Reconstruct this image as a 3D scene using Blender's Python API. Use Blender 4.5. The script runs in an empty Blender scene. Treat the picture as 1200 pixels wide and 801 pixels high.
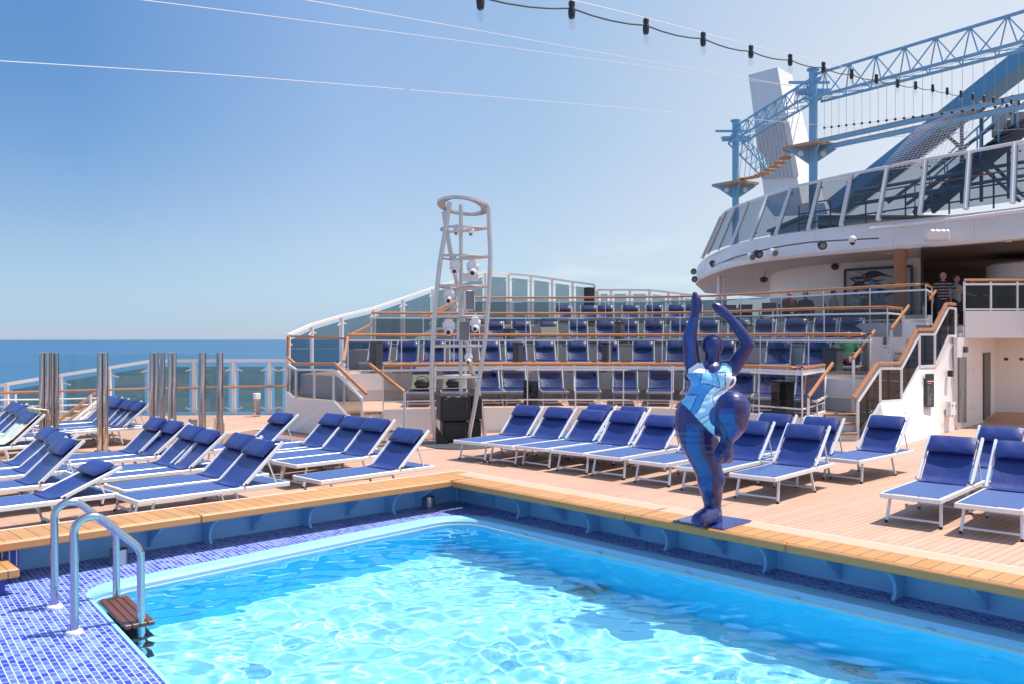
import bpy, bmesh, math, random
from mathutils import Vector as V, Matrix, noise
from mathutils.geometry import tessellate_polygon
import numpy as np

R_ = math.radians
rnd = random.Random(7)
SC = bpy.context.scene
COL = SC.collection

# ------------------------------------------------------------------ camera
H = 2.10                       # eye height above the lounger deck
FPX = 1030.0                   # focal length in photo pixels (1200 wide)
Y0 = 397.0                     # horizon row in the photo
YAW = R_(47.34)                # world X axis = along the left pool edge, Y = along the right pool edge
FW = V((math.cos(YAW), math.sin(YAW), 0)); RT = V((math.sin(YAW), -math.cos(YAW), 0)); UP = V((0, 0, 1))
cam_d = bpy.data.cameras.new('camera'); cam = bpy.data.objects.new('camera', cam_d); COL.objects.link(cam)
cam.location = (0, 0, H); cam.rotation_euler = (R_(90), 0, YAW - R_(90))
cam_d.sensor_width = 36.0; cam_d.lens = 36.0 * FPX / 1200.0
cam_d.shift_y = (Y0 - 400.5) / 1200.0
cam_d.clip_start = 0.1; cam_d.clip_end = 60000
SC.camera = cam

# ------------------------------------------------------------------ sky, sun, exposure
SUN_EL = R_(68); SUN_AZ = YAW - R_(76)
sd = V((math.cos(SUN_AZ) * math.cos(SUN_EL), math.sin(SUN_AZ) * math.cos(SUN_EL), math.sin(SUN_EL)))
W = bpy.data.worlds.new('World'); SC.world = W; W.use_nodes = True
nt = W.node_tree; nt.nodes.clear()
sky = nt.nodes.new('ShaderNodeTexSky'); sky.sky_type = 'NISHITA'; sky.sun_disc = False
sky.sun_elevation = SUN_EL; sky.sun_rotation = math.atan2(sd.x, sd.y)
sky.air_density = 1.0; sky.dust_density = 0.0; sky.ozone_density = 3.0; sky.altitude = 30
bg = nt.nodes.new('ShaderNodeBackground'); bg.inputs['Strength'].default_value = 0.15
out = nt.nodes.new('ShaderNodeOutputWorld')
# bright haze low over the sea is held back a little, as the photograph shows a clear pale-blue horizon
wtc = nt.nodes.new('ShaderNodeTexCoord'); wsp = nt.nodes.new('ShaderNodeSeparateXYZ'); wmr = nt.nodes.new('ShaderNodeMapRange'); wmx = nt.nodes.new('ShaderNodeMix'); wmx.data_type = 'RGBA'; wmx.blend_type = 'MULTIPLY'; wmx.inputs[0].default_value = 1.0
def wramp(stops):
    r = nt.nodes.new('ShaderNodeValToRGB'); e = r.color_ramp.elements
    while len(e) < len(stops): e.new(0.5)
    for q, (p_, c_) in zip(e, stops): q.position = p_; q.color = (*c_, 1)
    return r
wcr = wramp([(0.0, (0.222, 0.290, 0.500)), (0.02, (0.252, 0.316, 0.492)), (0.06, (0.350, 0.382, 0.468)), (0.10, (0.440, 0.432, 0.474)), (0.15, (0.490, 0.470, 0.500)), (0.22, (0.510, 0.520, 0.548)), (0.36, (0.60, 0.62, 0.65)), (0.55, (1, 1, 1)), (1.0, (1, 1, 1))])  # sky above the view kept brighter, added fill for shaded white steel
nt.links.new(wtc.outputs['Generated'], wsp.inputs[0]); nt.links.new(wsp.outputs[2], wcr.inputs[0])
# within view the sky is deeper away from the sun's side and paler towards it
wdt = nt.nodes.new('ShaderNodeVectorMath'); wdt.operation = 'DOT_PRODUCT'; wdt.inputs[1].default_value = tuple(RT)
nt.links.new(wtc.outputs['Generated'], wdt.inputs[0])
wm2 = nt.nodes.new('ShaderNodeMapRange'); wm2.inputs[1].default_value = -1; wm2.inputs[2].default_value = 1; nt.links.new(wdt.outputs['Value'], wm2.inputs[0])
waz = wramp([(0.0, (0.56, 0.50, 0.45)), (0.13, (0.50, 0.46, 0.43)), (0.235, (0.175, 0.235, 0.27)), (0.285, (0.18, 0.24, 0.275)), (0.41, (0.39, 0.355, 0.325)), (0.51, (0.44, 0.385, 0.315)), (0.695, (0.76, 0.49, 0.315)), (1.0, (0.76, 0.49, 0.33))])  # far left end, out of view, brightened as added fill light
nt.links.new(wm2.outputs[0], waz.inputs[0])
wel = nt.nodes.new('ShaderNodeMapRange'); wel.interpolation_type = 'SMOOTHSTEP'; wel.inputs[1].default_value = -0.07; wel.inputs[2].default_value = 0.31; nt.links.new(wsp.outputs[2], wel.inputs[0])
wfa = nt.nodes.new('ShaderNodeMix'); wfa.data_type = 'RGBA'; wfa.inputs[6].default_value = (0.333, 0.333, 0.333, 1); nt.links.new(wel.outputs[0], wfa.inputs[0]); nt.links.new(waz.outputs[0], wfa.inputs[7])
w3 = nt.nodes.new('ShaderNodeVectorMath'); w3.operation = 'SCALE'; w3.inputs['Scale'].default_value = 3.75; nt.links.new(wfa.outputs[2], w3.inputs[0])
wm3 = nt.nodes.new('ShaderNodeMix'); wm3.data_type = 'RGBA'; wm3.blend_type = 'MULTIPLY'; wm3.inputs[0].default_value = 1.0
nt.links.new(wcr.outputs[0], wm3.inputs[6]); nt.links.new(w3.outputs[0], wm3.inputs[7])
nt.links.new(sky.outputs[0], wmx.inputs[6]); nt.links.new(wm3.outputs[2], wmx.inputs[7])
# faint thin cloud low in the sky
wno = nt.nodes.new('ShaderNodeTexNoise'); wno.inputs['Scale'].default_value = 5.0; wno.inputs['Detail'].default_value = 7; wno.inputs['Roughness'].default_value = 0.6
wmp = nt.nodes.new('ShaderNodeMapping'); wmp.inputs['Scale'].default_value = (1.0, 1.0, 5.0); nt.links.new(wtc.outputs['Generated'], wmp.inputs[0]); nt.links.new(wmp.outputs[0], wno.inputs['Vector'])
wc1 = nt.nodes.new('ShaderNodeMapRange'); wc1.inputs[1].default_value = 0.50; wc1.inputs[2].default_value = 0.75; wc1.inputs[4].default_value = 0.45; nt.links.new(wno.outputs[0], wc1.inputs[0])
wc2 = nt.nodes.new('ShaderNodeMapRange'); wc2.interpolation_type = 'SMOOTHSTEP'; wc2.inputs[1].default_value = 0.16; wc2.inputs[2].default_value = 0.03; nt.links.new(wsp.outputs[2], wc2.inputs[0])
wc3 = nt.nodes.new('ShaderNodeMapRange'); wc3.interpolation_type = 'SMOOTHSTEP'; wc3.inputs[1].default_value = -0.25; wc3.inputs[2].default_value = 0.15; nt.links.new(wdt.outputs['Value'], wc3.inputs[0])
wc4 = nt.nodes.new('ShaderNodeMath'); wc4.operation = 'MULTIPLY'; nt.links.new(wc1.outputs[0], wc4.inputs[0]); nt.links.new(wc2.outputs[0], wc4.inputs[1])
wc5 = nt.nodes.new('ShaderNodeMath'); wc5.operation = 'MULTIPLY'; nt.links.new(wc4.outputs[0], wc5.inputs[0]); nt.links.new(wc3.outputs[0], wc5.inputs[1])
wcl = nt.nodes.new('ShaderNodeMix'); wcl.data_type = 'RGBA'; wcl.inputs[7].default_value = (5.0, 5.1, 5.2, 1); nt.links.new(wc5.outputs[0], wcl.inputs[0]); nt.links.new(wmx.outputs[2], wcl.inputs[6])
nt.links.new(wcl.outputs[2], bg.inputs[0]); nt.links.new(bg.outputs[0], out.inputs[0])
sl = bpy.data.lights.new('sun', 'SUN'); sl.energy = 4.2; sl.angle = R_(0.53); sl.color = (1.0, 0.955, 0.89)
so = bpy.data.objects.new('sun', sl); COL.objects.link(so)
so.rotation_euler = (-sd).to_track_quat('-Z', 'Y').to_euler(); so.location = (0, 0, 60)
SC.view_settings.view_transform = 'Standard'; SC.view_settings.look = 'None'
SC.view_settings.exposure = 0.55; SC.view_settings.gamma = 1.0
SC.cycles.use_denoising = True
SC.cycles.max_bounces = 16; SC.cycles.transparent_max_bounces = 40; SC.cycles.transmission_bounces = 10
SC.cycles.sample_clamp_indirect = 6.0

# ------------------------------------------------------------------ pixel -> place helpers (photo pixels, 1200 x 801)
S = 1.0916
def at(px, py, Z): return FW * Z + RT * ((px - 600.0) / FPX * Z) + UP * (H - (py - Y0) / FPX * Z)
def gz(py, z=0.0): return FPX * (H - z) / (py - Y0)
def gp(px, py, z=0.0): return at(px, py, gz(py, z))
def pz(px, Z, z): p = FW * Z + RT * ((px - 600.0) / FPX * Z); p.z = z; return p
def lerp(a, b, t): return a + (b - a) * t
def interp(x, tab):
    if x <= tab[0][0]: return tab[0][1]
    for (a, b), (c, d) in zip(tab, tab[1:]):
        if x <= c: return b + (d - b) * (x - a) / (c - a)
    return tab[-1][1]
def spline(pts, n=6):
    """Catmull-Rom through tuples"""
    o = []; P = [pts[0]] + list(pts) + [pts[-1]]
    for i in range(1, len(P) - 2):
        p0, p1, p2, p3 = (np.array(q, float) for q in P[i - 1:i + 3])
        for k in range(n):
            t = k / n
            o.append(tuple(0.5 * ((2 * p1) + (-p0 + p2) * t + (2 * p0 - 5 * p1 + 4 * p2 - p3) * t * t + (-p0 + 3 * p1 - 3 * p2 + p3) * t ** 3)))
    o.append(tuple(pts[-1])); return o

# ------------------------------------------------------------------ materials
MATS = {}
def mat(name, col, rough=0.5, metal=0.0, var=0.0, vscale=8.0, bump=0.0, bscale=60.0, coat=0.0, spec=0.5):
    m = bpy.data.materials.new(name); m.use_nodes = True; n = m.node_tree; b = n.nodes['Principled BSDF']
    b.inputs['Base Color'].default_value = (*col, 1); b.inputs['Roughness'].default_value = rough
    b.inputs['Metallic'].default_value = metal; b.inputs['Coat Weight'].default_value = coat
    b.inputs['Coat Roughness'].default_value = 0.06; b.inputs['Specular IOR Level'].default_value = spec
    tc = n.nodes.new('ShaderNodeTexCoord')
    if var > 0:
        nz = n.nodes.new('ShaderNodeTexNoise'); nz.inputs['Scale'].default_value = vscale; nz.inputs['Detail'].default_value = 5
        n.links.new(tc.outputs['Object'], nz.inputs['Vector'])
        mx = n.nodes.new('ShaderNodeMix'); mx.data_type = 'RGBA'
        mx.inputs[6].default_value = (*[c * (1 - var) for c in col], 1)
        mx.inputs[7].default_value = (*[min(1, c * (1 + var)) for c in col], 1)
        n.links.new(nz.outputs[0], mx.inputs[0]); n.links.new(mx.outputs[2], b.inputs['Base Color'])
        mr = n.nodes.new('ShaderNodeMapRange'); mr.inputs[3].default_value = rough * 0.8; mr.inputs[4].default_value = min(1, rough * 1.25)
        n.links.new(nz.outputs[0], mr.inputs[0]); n.links.new(mr.outputs[0], b.inputs['Roughness'])
    if bump > 0:
        n2 = n.nodes.new('ShaderNodeTexNoise'); n2.inputs['Scale'].default_value = bscale; n2.inputs['Detail'].default_value = 4
        n.links.new(tc.outputs['Object'], n2.inputs['Vector'])
        bp = n.nodes.new('ShaderNodeBump'); bp.inputs['Strength'].default_value = bump; bp.inputs['Distance'].default_value = 0.01
        n.links.new(n2.outputs[0], bp.inputs['Height']); n.links.new(bp.outputs[0], b.inputs['Normal'])
    MATS[name] = m; return m

def glass(name, tint, refl=1.0, rough=0.0):
    """thin sheet glass: tinted see-through plus a Fresnel reflection"""
    m = bpy.data.materials.new(name); m.use_nodes = True; n = m.node_tree; n.nodes.clear()
    o = n.nodes.new('ShaderNodeOutputMaterial'); tr = n.nodes.new('ShaderNodeBsdfTransparent'); tr.inputs[0].default_value = (*tint, 1)
    gl = n.nodes.new('ShaderNodeBsdfGlossy'); gl.inputs['Roughness'].default_value = rough
    gl.inputs[0].default_value = (refl, refl, refl, 1)
    fr = n.nodes.new('ShaderNodeFresnel'); ge = n.nodes.new('ShaderNodeNewGeometry'); io = n.nodes.new('ShaderNodeMapRange'); io.inputs[3].default_value = 1.45; io.inputs[4].default_value = 1 / 1.45
    n.links.new(ge.outputs['Backfacing'], io.inputs[0]); n.links.new(io.outputs[0], fr.inputs[0])
    mx = n.nodes.new('ShaderNodeMixShader')
    n.links.new(fr.outputs[0], mx.inputs[0]); n.links.new(tr.outputs[0], mx.inputs[1]); n.links.new(gl.outputs[0], mx.inputs[2])
    n.links.new(mx.outputs[0], o.inputs[0]); MATS[name] = m; return m

def planks(name, c1, c2, gap, width, length, mortar=0.03, rot=0.0, rough=0.6, bumpd=0.004, grain=0.25, offset=0.5, bias=0.0):
    """boards / tiles: brick texture in object space (metres), long side along local X after rot"""
    m = bpy.data.materials.new(name); m.use_nodes = True; n = m.node_tree; b = n.nodes['Principled BSDF']
    tc = n.nodes.new('ShaderNodeTexCoord'); mp = n.nodes.new('ShaderNodeMapping'); mp.inputs['Rotation'].default_value[2] = rot
    n.links.new(tc.outputs['Object'], mp.inputs[0])
    br = n.nodes.new('ShaderNodeTexBrick'); br.inputs['Scale'].default_value = 1.0
    br.inputs['Brick Width'].default_value = length; br.inputs['Row Height'].default_value = width
    br.inputs['Mortar Size'].default_value = mortar * width; br.inputs['Mortar Smooth'].default_value = 0.1
    br.inputs['Bias'].default_value = bias; br.offset = offset; br.squash = 1.0
    br.inputs['Color1'].default_value = (*c1, 1); br.inputs['Color2'].default_value = (*c2, 1); br.inputs['Mortar'].default_value = (*gap, 1)
    n.links.new(mp.outputs[0], br.inputs[0])
    nz = n.nodes.new('ShaderNodeTexNoise'); nz.inputs['Scale'].default_value = 3.0; nz.inputs['Detail'].default_value = 8
    st = n.nodes.new('ShaderNodeMapping'); st.inputs['Scale'].default_value = (1.0, 14.0, 4.0)
    n.links.new(mp.outputs[0], st.inputs[0]); n.links.new(st.outputs[0], nz.inputs['Vector'])
    n3 = n.nodes.new('ShaderNodeTexNoise'); n3.inputs['Scale'].default_value = 0.7; n3.inputs['Detail'].default_value = 6
    n.links.new(tc.outputs['Object'], n3.inputs['Vector'])
    ad = n.nodes.new('ShaderNodeMath'); ad.operation = 'ADD'; n.links.new(nz.outputs[0], ad.inputs[0]); n.links.new(n3.outputs[0], ad.inputs[1])
    mr = n.nodes.new('ShaderNodeMapRange'); mr.inputs[1].default_value = 0.6; mr.inputs[2].default_value = 1.4
    mr.inputs[3].default_value = 1 - grain; mr.inputs[4].default_value = 1 + grain
    n.links.new(ad.outputs[0], mr.inputs[0])
    ml = n.nodes.new('ShaderNodeVectorMath'); ml.operation = 'SCALE'
    n.links.new(br.outputs['Color'], ml.inputs[0]); n.links.new(mr.outputs[0], ml.inputs['Scale'])
    n.links.new(ml.outputs[0], b.inputs['Base Color']); b.inputs['Roughness'].default_value = rough
    bp = n.nodes.new('ShaderNodeBump'); bp.inputs['Strength'].default_value = 0.5; bp.inputs['Distance'].default_value = bumpd
    iv = n.nodes.new('ShaderNodeMath'); iv.operation = 'SUBTRACT'; iv.inputs[0].default_value = 1.0
    n.links.new(br.outputs['Fac'], iv.inputs[1]); n.links.new(iv.outputs[0], bp.inputs['Height']); n.links.new(bp.outputs[0], b.inputs['Normal'])
    MATS[name] = m; return m

mat('white_paint', (0.79, 0.745, 0.71), 0.36, var=0.05, vscale=1.1, bump=0.10, bscale=2.2)
mat('white_metal', (0.77, 0.745, 0.725), 0.3, var=0.03)
mat('alu', (0.76, 0.76, 0.77), 0.40, 0.2, var=0.06, vscale=14)
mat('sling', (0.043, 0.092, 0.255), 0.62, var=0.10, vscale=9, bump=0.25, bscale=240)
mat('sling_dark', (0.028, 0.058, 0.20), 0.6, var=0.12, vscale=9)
mat('vinyl', (0.021, 0.040, 0.185), 0.36, var=0.15, vscale=7, bump=0.5, bscale=9, coat=0.12)
mat('rubber', (0.02, 0.02, 0.02), 0.7)
mat('steel', (0.46, 0.475, 0.50), 0.17, 1.0, var=0.05, vscale=20)
mat('mirror_steel', (0.60, 0.565, 0.52), 0.10, 1.0, var=0.12, vscale=9, bump=0.15, bscale=5)
mat('brushed_steel', (0.50, 0.50, 0.51), 0.32, 0.9, var=0.08, vscale=20)
mat('varnish', (0.48, 0.19, 0.065), 0.32, var=0.22, vscale=6, coat=0.4)
mat('dark_wood', (0.13, 0.040, 0.026), 0.4, var=0.3, vscale=14, coat=0.2)
mat('column_wood', (0.28, 0.115, 0.04), 0.4, var=0.3, vscale=5)
mat('panel_blue', (0.25, 0.56, 0.90), 0.38, var=0.06, vscale=3)
mat('lip_blue', (0.27, 0.54, 0.76), 0.45, var=0.05, vscale=3)
mat('pool_floor', (0.53, 0.88, 0.94), 0.6, var=0.06, vscale=2)
mat('pool_wall', (0.01, 0.56, 0.92), 0.55, var=0.10, vscale=2)
mat('steel_blue', (0.19, 0.41, 0.58), 0.42, var=0.08, vscale=2)
mat('beam_blue', (0.10, 0.27, 0.42), 0.45, var=0.10, vscale=1.5)
mat('dark_steel_blue', (0.06, 0.13, 0.20), 0.5, var=0.1, vscale=2)
mat('black_plastic', (0.018, 0.018, 0.02), 0.45, var=0.1, vscale=10)
mat('dark_grey', (0.07, 0.07, 0.075), 0.5, var=0.1, vscale=8)
mat('mid_grey', (0.21, 0.21, 0.22), 0.5, var=0.08, vscale=8)
mat('door_grey', (0.17, 0.16, 0.155), 0.45, var=0.06, vscale=3)
mat('riser_grey', (0.55, 0.55, 0.56), 0.6, var=0.06, vscale=2)
mat('cabinet_black', (0.022, 0.020, 0.020), 0.5, var=0.2, vscale=5)
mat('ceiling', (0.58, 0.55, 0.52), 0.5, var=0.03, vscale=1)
mat('bar_ceiling', (0.10, 0.085, 0.075), 0.5, var=0.1)  # darker bar ceiling finish, with part of its shade put into the colour
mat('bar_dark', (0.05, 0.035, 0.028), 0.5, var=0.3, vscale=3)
mat('rope', (0.34, 0.34, 0.42), 0.8)
mat('pale_wire', (0.72, 0.66, 0.66), 0.6)
mat('lamp_glass', (0.85, 0.85, 0.82), 0.15)
mat('towel_beige', (0.45, 0.39, 0.28), 0.95, var=0.12, vscale=10, bump=0.6, bscale=80)
mat('skin', (0.42, 0.23, 0.16), 0.55, var=0.06, vscale=12)
mat('hair_dark', (0.05, 0.032, 0.022), 0.6)
mat('shirt_red', (0.22, 0.03, 0.035), 0.8, var=0.1)
mat('shirt_grey', (0.28, 0.29, 0.32), 0.8, var=0.1)
mat('shirt_dark', (0.03, 0.035, 0.06), 0.8, var=0.1)
mat('shirt_green', (0.05, 0.22, 0.10), 0.8, var=0.1)
mat('shorts_navy', (0.02, 0.024, 0.05), 0.8, var=0.1)
mat('step_orange', (0.46, 0.20, 0.07), 0.6, var=0.2)
mat('cap_white', (0.80, 0.80, 0.78), 0.4)
# statue lacquers
LAC = dict(coat=0.22, rough=0.33, var=0.05, vscale=3)
def lac(n, c): return mat(n, c, **LAC)
lac('st_navy', (0.013, 0.020, 0.125)); lac('st_cobalt', (0.008, 0.060, 0.27)); lac('st_purple', (0.040, 0.016, 0.085))
lac('st_white', (0.78, 0.79, 0.82)); lac('st_azure', (0.075, 0.32, 0.70)); lac('st_pale', (0.50, 0.72, 0.86)); lac('st_sky', (0.20, 0.52, 0.80))

planks('deck', (0.545, 0.330, 0.232), (0.485, 0.290, 0.200), (0.34, 0.195, 0.135), 0.085, 2.6, 0.075, grain=0.13, rough=0.62)
planks('deck_y', (0.545, 0.330, 0.232), (0.485, 0.290, 0.200), (0.34, 0.195, 0.135), 0.085, 2.6, 0.10, rot=R_(90), grain=0.10, rough=0.62)
mat('deck_margin', (0.56, 0.345, 0.242), 0.65, var=0.06, vscale=2)
mat('deck_line', (0.70, 0.49, 0.38), 0.6, var=0.05, vscale=2)
planks('inlay', (0.34, 0.19, 0.125), (0.29, 0.16, 0.105), (0.16, 0.09, 0.06), 0.09, 2.0, 0.1, rot=R_(35), grain=0.12)
planks('coping_x', (0.51, 0.255, 0.090), (0.44, 0.215, 0.074), (0.16, 0.08, 0.035), 0.148, 9.0, 0.035, grain=0.14, rough=0.5)
planks('coping_y', (0.51, 0.255, 0.090), (0.44, 0.215, 0.074), (0.16, 0.08, 0.035), 0.148, 9.0, 0.035, rot=R_(90), grain=0.14, rough=0.5)
mat('coping_edge', (0.53, 0.235, 0.085), 0.5, var=0.12, vscale=14)
planks('tread', (0.40, 0.23, 0.14), (0.34, 0.19, 0.12), (0.12, 0.07, 0.05), 0.09, 3.0, 0.1, rot=R_(45), grain=0.15)

# mosaic tile with per-tile colour
_c, _d = gp(91, 689, -0.45), gp(192.6, 801, -0.45); MOSROT = -math.atan2(_d.y - _c.y, _d.x - _c.x)
def mosaic(name):
    m = planks(name, (0.022, 0.050, 0.42), (0.17, 0.30, 0.72), (0.56, 0.53, 0.60), 0.046, 0.088, 0.085, rot=MOSROT, rough=0.42, bumpd=0.002, grain=0.10, offset=0.37, bias=-0.10)
    return m
mosaic('mosaic')

g_dark = glass('glass_grey', (0.66, 0.67, 0.68), refl=0.6); g_fence = glass('glass_fence', (0.56, 0.63, 0.66), refl=0.6); glass('glass_sea', (0.80, 0.75, 0.64), refl=0.7); glass('glass_dark', (0.42, 0.41, 0.40), refl=0.5); g_clear = glass('glass_clear', (0.95, 0.97, 0.97), refl=0.75)
g_screen = glass('glass_screen', (0.63, 0.65, 0.67), refl=0.7); g_bulb = glass('glass_bulb', (0.93, 0.93, 0.93))

# ------------------------------------------------------------------ mesh builder
class MB:
    def __init__(s): s.v = []; s.f = []
    def add(s, vs, fs):
        o = len(s.v); s.v += [tuple(v) for v in vs]; s.f += [tuple(i + o for i in f) for f in fs]; return s
    def box(s, lo, hi, M=None):
        (a, b, c), (d, e, f) = lo, hi
        vs = [V(p) for p in ((a,b,c),(d,b,c),(d,e,c),(a,e,c),(a,b,f),(d,b,f),(d,e,f),(a,e,f))]
        if M: vs = [M @ v for v in vs]
        return s.add(vs, [(3,2,1,0),(4,5,6,7),(0,1,5,4),(1,2,6,5),(2,3,7,6),(3,0,4,7)])
    def bar(s, p, q, w, h, up=UP):
        p, q = V(p), V(q); d = (q - p)
        if d.length < 1e-6: return s
        d.normalize(); sd_ = d.cross(up)
        if sd_.length < 1e-4: sd_ = d.cross(V((1, 0, 0)))
        sd_.normalize(); u = sd_.cross(d).normalized()
        a, b = sd_ * w / 2, u * h / 2
        return s.add([p-a-b, p+a-b, p+a+b, p-a+b, q-a-b, q+a-b, q+a+b, q-a+b], [(0,1,2,3),(7,6,5,4),(1,0,4,5),(2,1,5,6),(3,2,6,7),(0,3,7,4)])
    def tube(s, pts, r, n=8, cap=True):
        pts = [V(p) for p in pts]; m = len(pts); rs = r if isinstance(r, (list, tuple)) else [r] * m
        o = len(s.v); prev = None
        for i, p in enumerate(pts):
            t = (pts[min(i+1, m-1)] - pts[max(i-1, 0)]).normalized()
            if prev is None:
                a = t.cross(UP)
                if a.length < 1e-3: a = t.cross(V((1, 0, 0)))
            else: a = prev - t * prev.dot(t)
            a.normalize(); prev = a; b = t.cross(a)
            for k in range(n):
                w = 2 * math.pi * k / n; s.v.append(tuple(p + (a * math.cos(w) + b * math.sin(w)) * rs[i]))
        for i in range(m - 1):
            for k in range(n):
                k2 = (k + 1) % n; s.f.append((o+i*n+k, o+i*n+k2, o+(i+1)*n+k2, o+(i+1)*n+k))
        if cap: s.f.append(tuple(o + k for k in range(n))[::-1]); s.f.append(tuple(o + (m-1)*n + k for k in range(n)))
        return s
    def lathe(s, c, prof, n=16):
        c = V(c); o = len(s.v); m = len(prof)
        for r, z in prof:
            for k in range(n):
                w = 2 * math.pi * k / n; s.v.append((c.x + r * math.cos(w), c.y + r * math.sin(w), c.z + z))
        for i in range(m - 1):
            for k in range(n):
                k2 = (k + 1) % n; s.f.append((o+i*n+k, o+i*n+k2, o+(i+1)*n+k2, o+(i+1)*n+k))
        s.f.append(tuple(o + k for k in range(n))[::-1]); s.f.append(tuple(o + (m-1)*n + k for k in range(n))); return s
    def ball(s, c, r, sc=(1, 1, 1), n=12, M=None):
        c = V(c); prof = []
        o = len(s.v); m = n // 2 + 1
        for i in range(m):
            a = -math.pi / 2 + math.pi * (i + 0.02) / (m - 1 + 0.04)
            for k in range(n):
                w = 2 * math.pi * k / n
                p = V((math.cos(a) * math.cos(w) * sc[0], math.cos(a) * math.sin(w) * sc[1], math.sin(a) * sc[2])) * r
                if M: p = M @ p
                s.v.append(tuple(c + p))
        for i in range(m - 1):
            for k in range(n):
                k2 = (k + 1) % n; s.f.append((o+i*n+k, o+i*n+k2, o+(i+1)*n+k2, o+(i+1)*n+k))
        s.f.append(tuple(o + k for k in range(n))[::-1]); s.f.append(tuple(o + (m-1)*n + k for k in range(n))); return s
    def prism(s, poly, z0, z1):
        """poly: list of 2-D points (any), extruded z0..z1"""
        P = [V((p[0], p[1], 0)) for p in poly]; n = len(P)
        area = sum(P[i].x * P[(i+1) % n].y - P[(i+1) % n].x * P[i].y for i in range(n))
        if area < 0: P.reverse()
        tri = tessellate_polygon([P]); o = len(s.v)
        for p in P: s.v.append((p.x, p.y, z0))
        for p in P: s.v.append((p.x, p.y, z1))
        for t in tri:
            a, b, c = (P[i] for i in t)
            if (b - a).cross(c - a).z < 0: t = t[::-1]
            s.f.append(tuple(o + n + i for i in t)); s.f.append(tuple(o + i for i in t[::-1]))
        for i in range(n):
            j = (i + 1) % n; s.f.append((o+i, o+j, o+n+j, o+n+i))
        return s
    def sheet(s, outer, holes, z):
        loops = [[V((p[0], p[1], 0)) for p in outer]] + [[V((p[0], p[1], 0)) for p in h] for h in holes]
        flat = [p for l in loops for p in l]; tri = tessellate_polygon(loops); o = len(s.v)
        s.v += [(p.x, p.y, z) for p in flat]
        for t in tri:
            a, b, c = (flat[i] for i in t)
            if (b - a).cross(c - a).z < 0: t = t[::-1]
            s.f.append(tuple(o + i for i in t))
        return s
    def plate(s, pts, t, nrm=None):
        """planar polygon with thickness t"""
        pts = [V(p) for p in pts]; n = len(pts)
        if nrm is None:
            nrm = V((0, 0, 0))
            for i in range(n): nrm += (pts[i] - pts[0]).cross(pts[(i+1) % n] - pts[0])
        nrm = nrm.normalized() * t / 2
        o = len(s.v)
        s.v += [tuple(p + nrm) for p in pts] + [tuple(p - nrm) for p in pts]
        tri = tessellate_polygon([pts])
        for q in tri:
            a, b, c = (pts[i] for i in q)
            if (b - a).cross(c - a).dot(nrm) < 0: q = q[::-1]
            s.f.append(tuple(o + i for i in q)); s.f.append(tuple(o + n + i for i in q[::-1]))
        for i in range(n):
            j = (i + 1) % n; s.f.append((o+n+i, o+n+j, o+j, o+i))
        return s
    def strip(s, A, B):
        """quads between two polylines"""
        o = len(s.v); n = len(A); s.v += [tuple(p) for p in A] + [tuple(p) for p in B]
        for i in range(n - 1): s.f.append((o+i, o+i+1, o+n+i+1, o+n+i))
        return s
    def wall(s, P, z0, z1, t):
        """vertical wall of thickness t along plan polyline P; z0,z1 numbers or lists"""
        n = len(P)
        Z0 = z0 if isinstance(z0, (list, tuple)) else [z0] * n; Z1 = z1 if isinstance(z1, (list, tuple)) else [z1] * n
        off = []
        for i in range(n):
            d = V((P[min(i+1, n-1)][0] - P[max(i-1, 0)][0], P[min(i+1, n-1)][1] - P[max(i-1, 0)][1], 0)).normalized()
            off.append(V((-d.y, d.x, 0)) * t / 2)
        o = len(s.v)
        for i in range(n):
            p = V((P[i][0], P[i][1], 0))
            for q, z in ((p - off[i], Z0[i]), (p + off[i], Z0[i]), (p + off[i], Z1[i]), (p - off[i], Z1[i])): s.v.append((q.x, q.y, z))
        for i in range(n - 1):
            a, b = o + 4 * i, o + 4 * i + 4
            for k in range(4): s.f.append((a + k, a + (k+1) % 4, b + (k+1) % 4, b + k))
        s.f.append((o+3, o+2, o+1, o)); e = o + 4 * (n - 1); s.f.append((e, e+1, e+2, e+3)); return s
    def build(s, name, m, parent=None, smooth=False, bevel=0.0, local=False, weld=False):
        me = bpy.data.meshes.new(name)
        off = V((0, 0, 0))
        if parent is not None and not local:
            r = parent
            while r.parent: r = r.parent
            off = V(r.location)
        vs = [(x - off.x, y - off.y, z - off.z) for x, y, z in s.v]
        me.from_pydata(vs, [], s.f)
        bm = bmesh.new(); bm.from_mesh(me); (bmesh.ops.remove_doubles(bm, verts=bm.verts, dist=1e-4) if weld else None); bmesh.ops.recalc_face_normals(bm, faces=bm.faces)
        if bevel > 0:
            es = [e for e in bm.edges if len(e.link_faces) == 2 and e.calc_face_angle(0) > 0.6]
            bmesh.ops.bevel(bm, geom=es, offset=bevel, segments=1, affect='EDGES', clamp_overlap=True)
        bm.to_mesh(me); bm.free()
        if smooth:
            me.polygons.foreach_set('use_smooth', [True] * len(me.polygons))
            try: me.set_sharp_from_angle(angle=R_(40))
            except Exception: pass
        me.materials.append(MATS[m] if isinstance(m, str) else m)
        o = bpy.data.objects.new(name, me); COL.objects.link(o)
        if parent is not None: o.parent = parent
        return o

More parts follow.
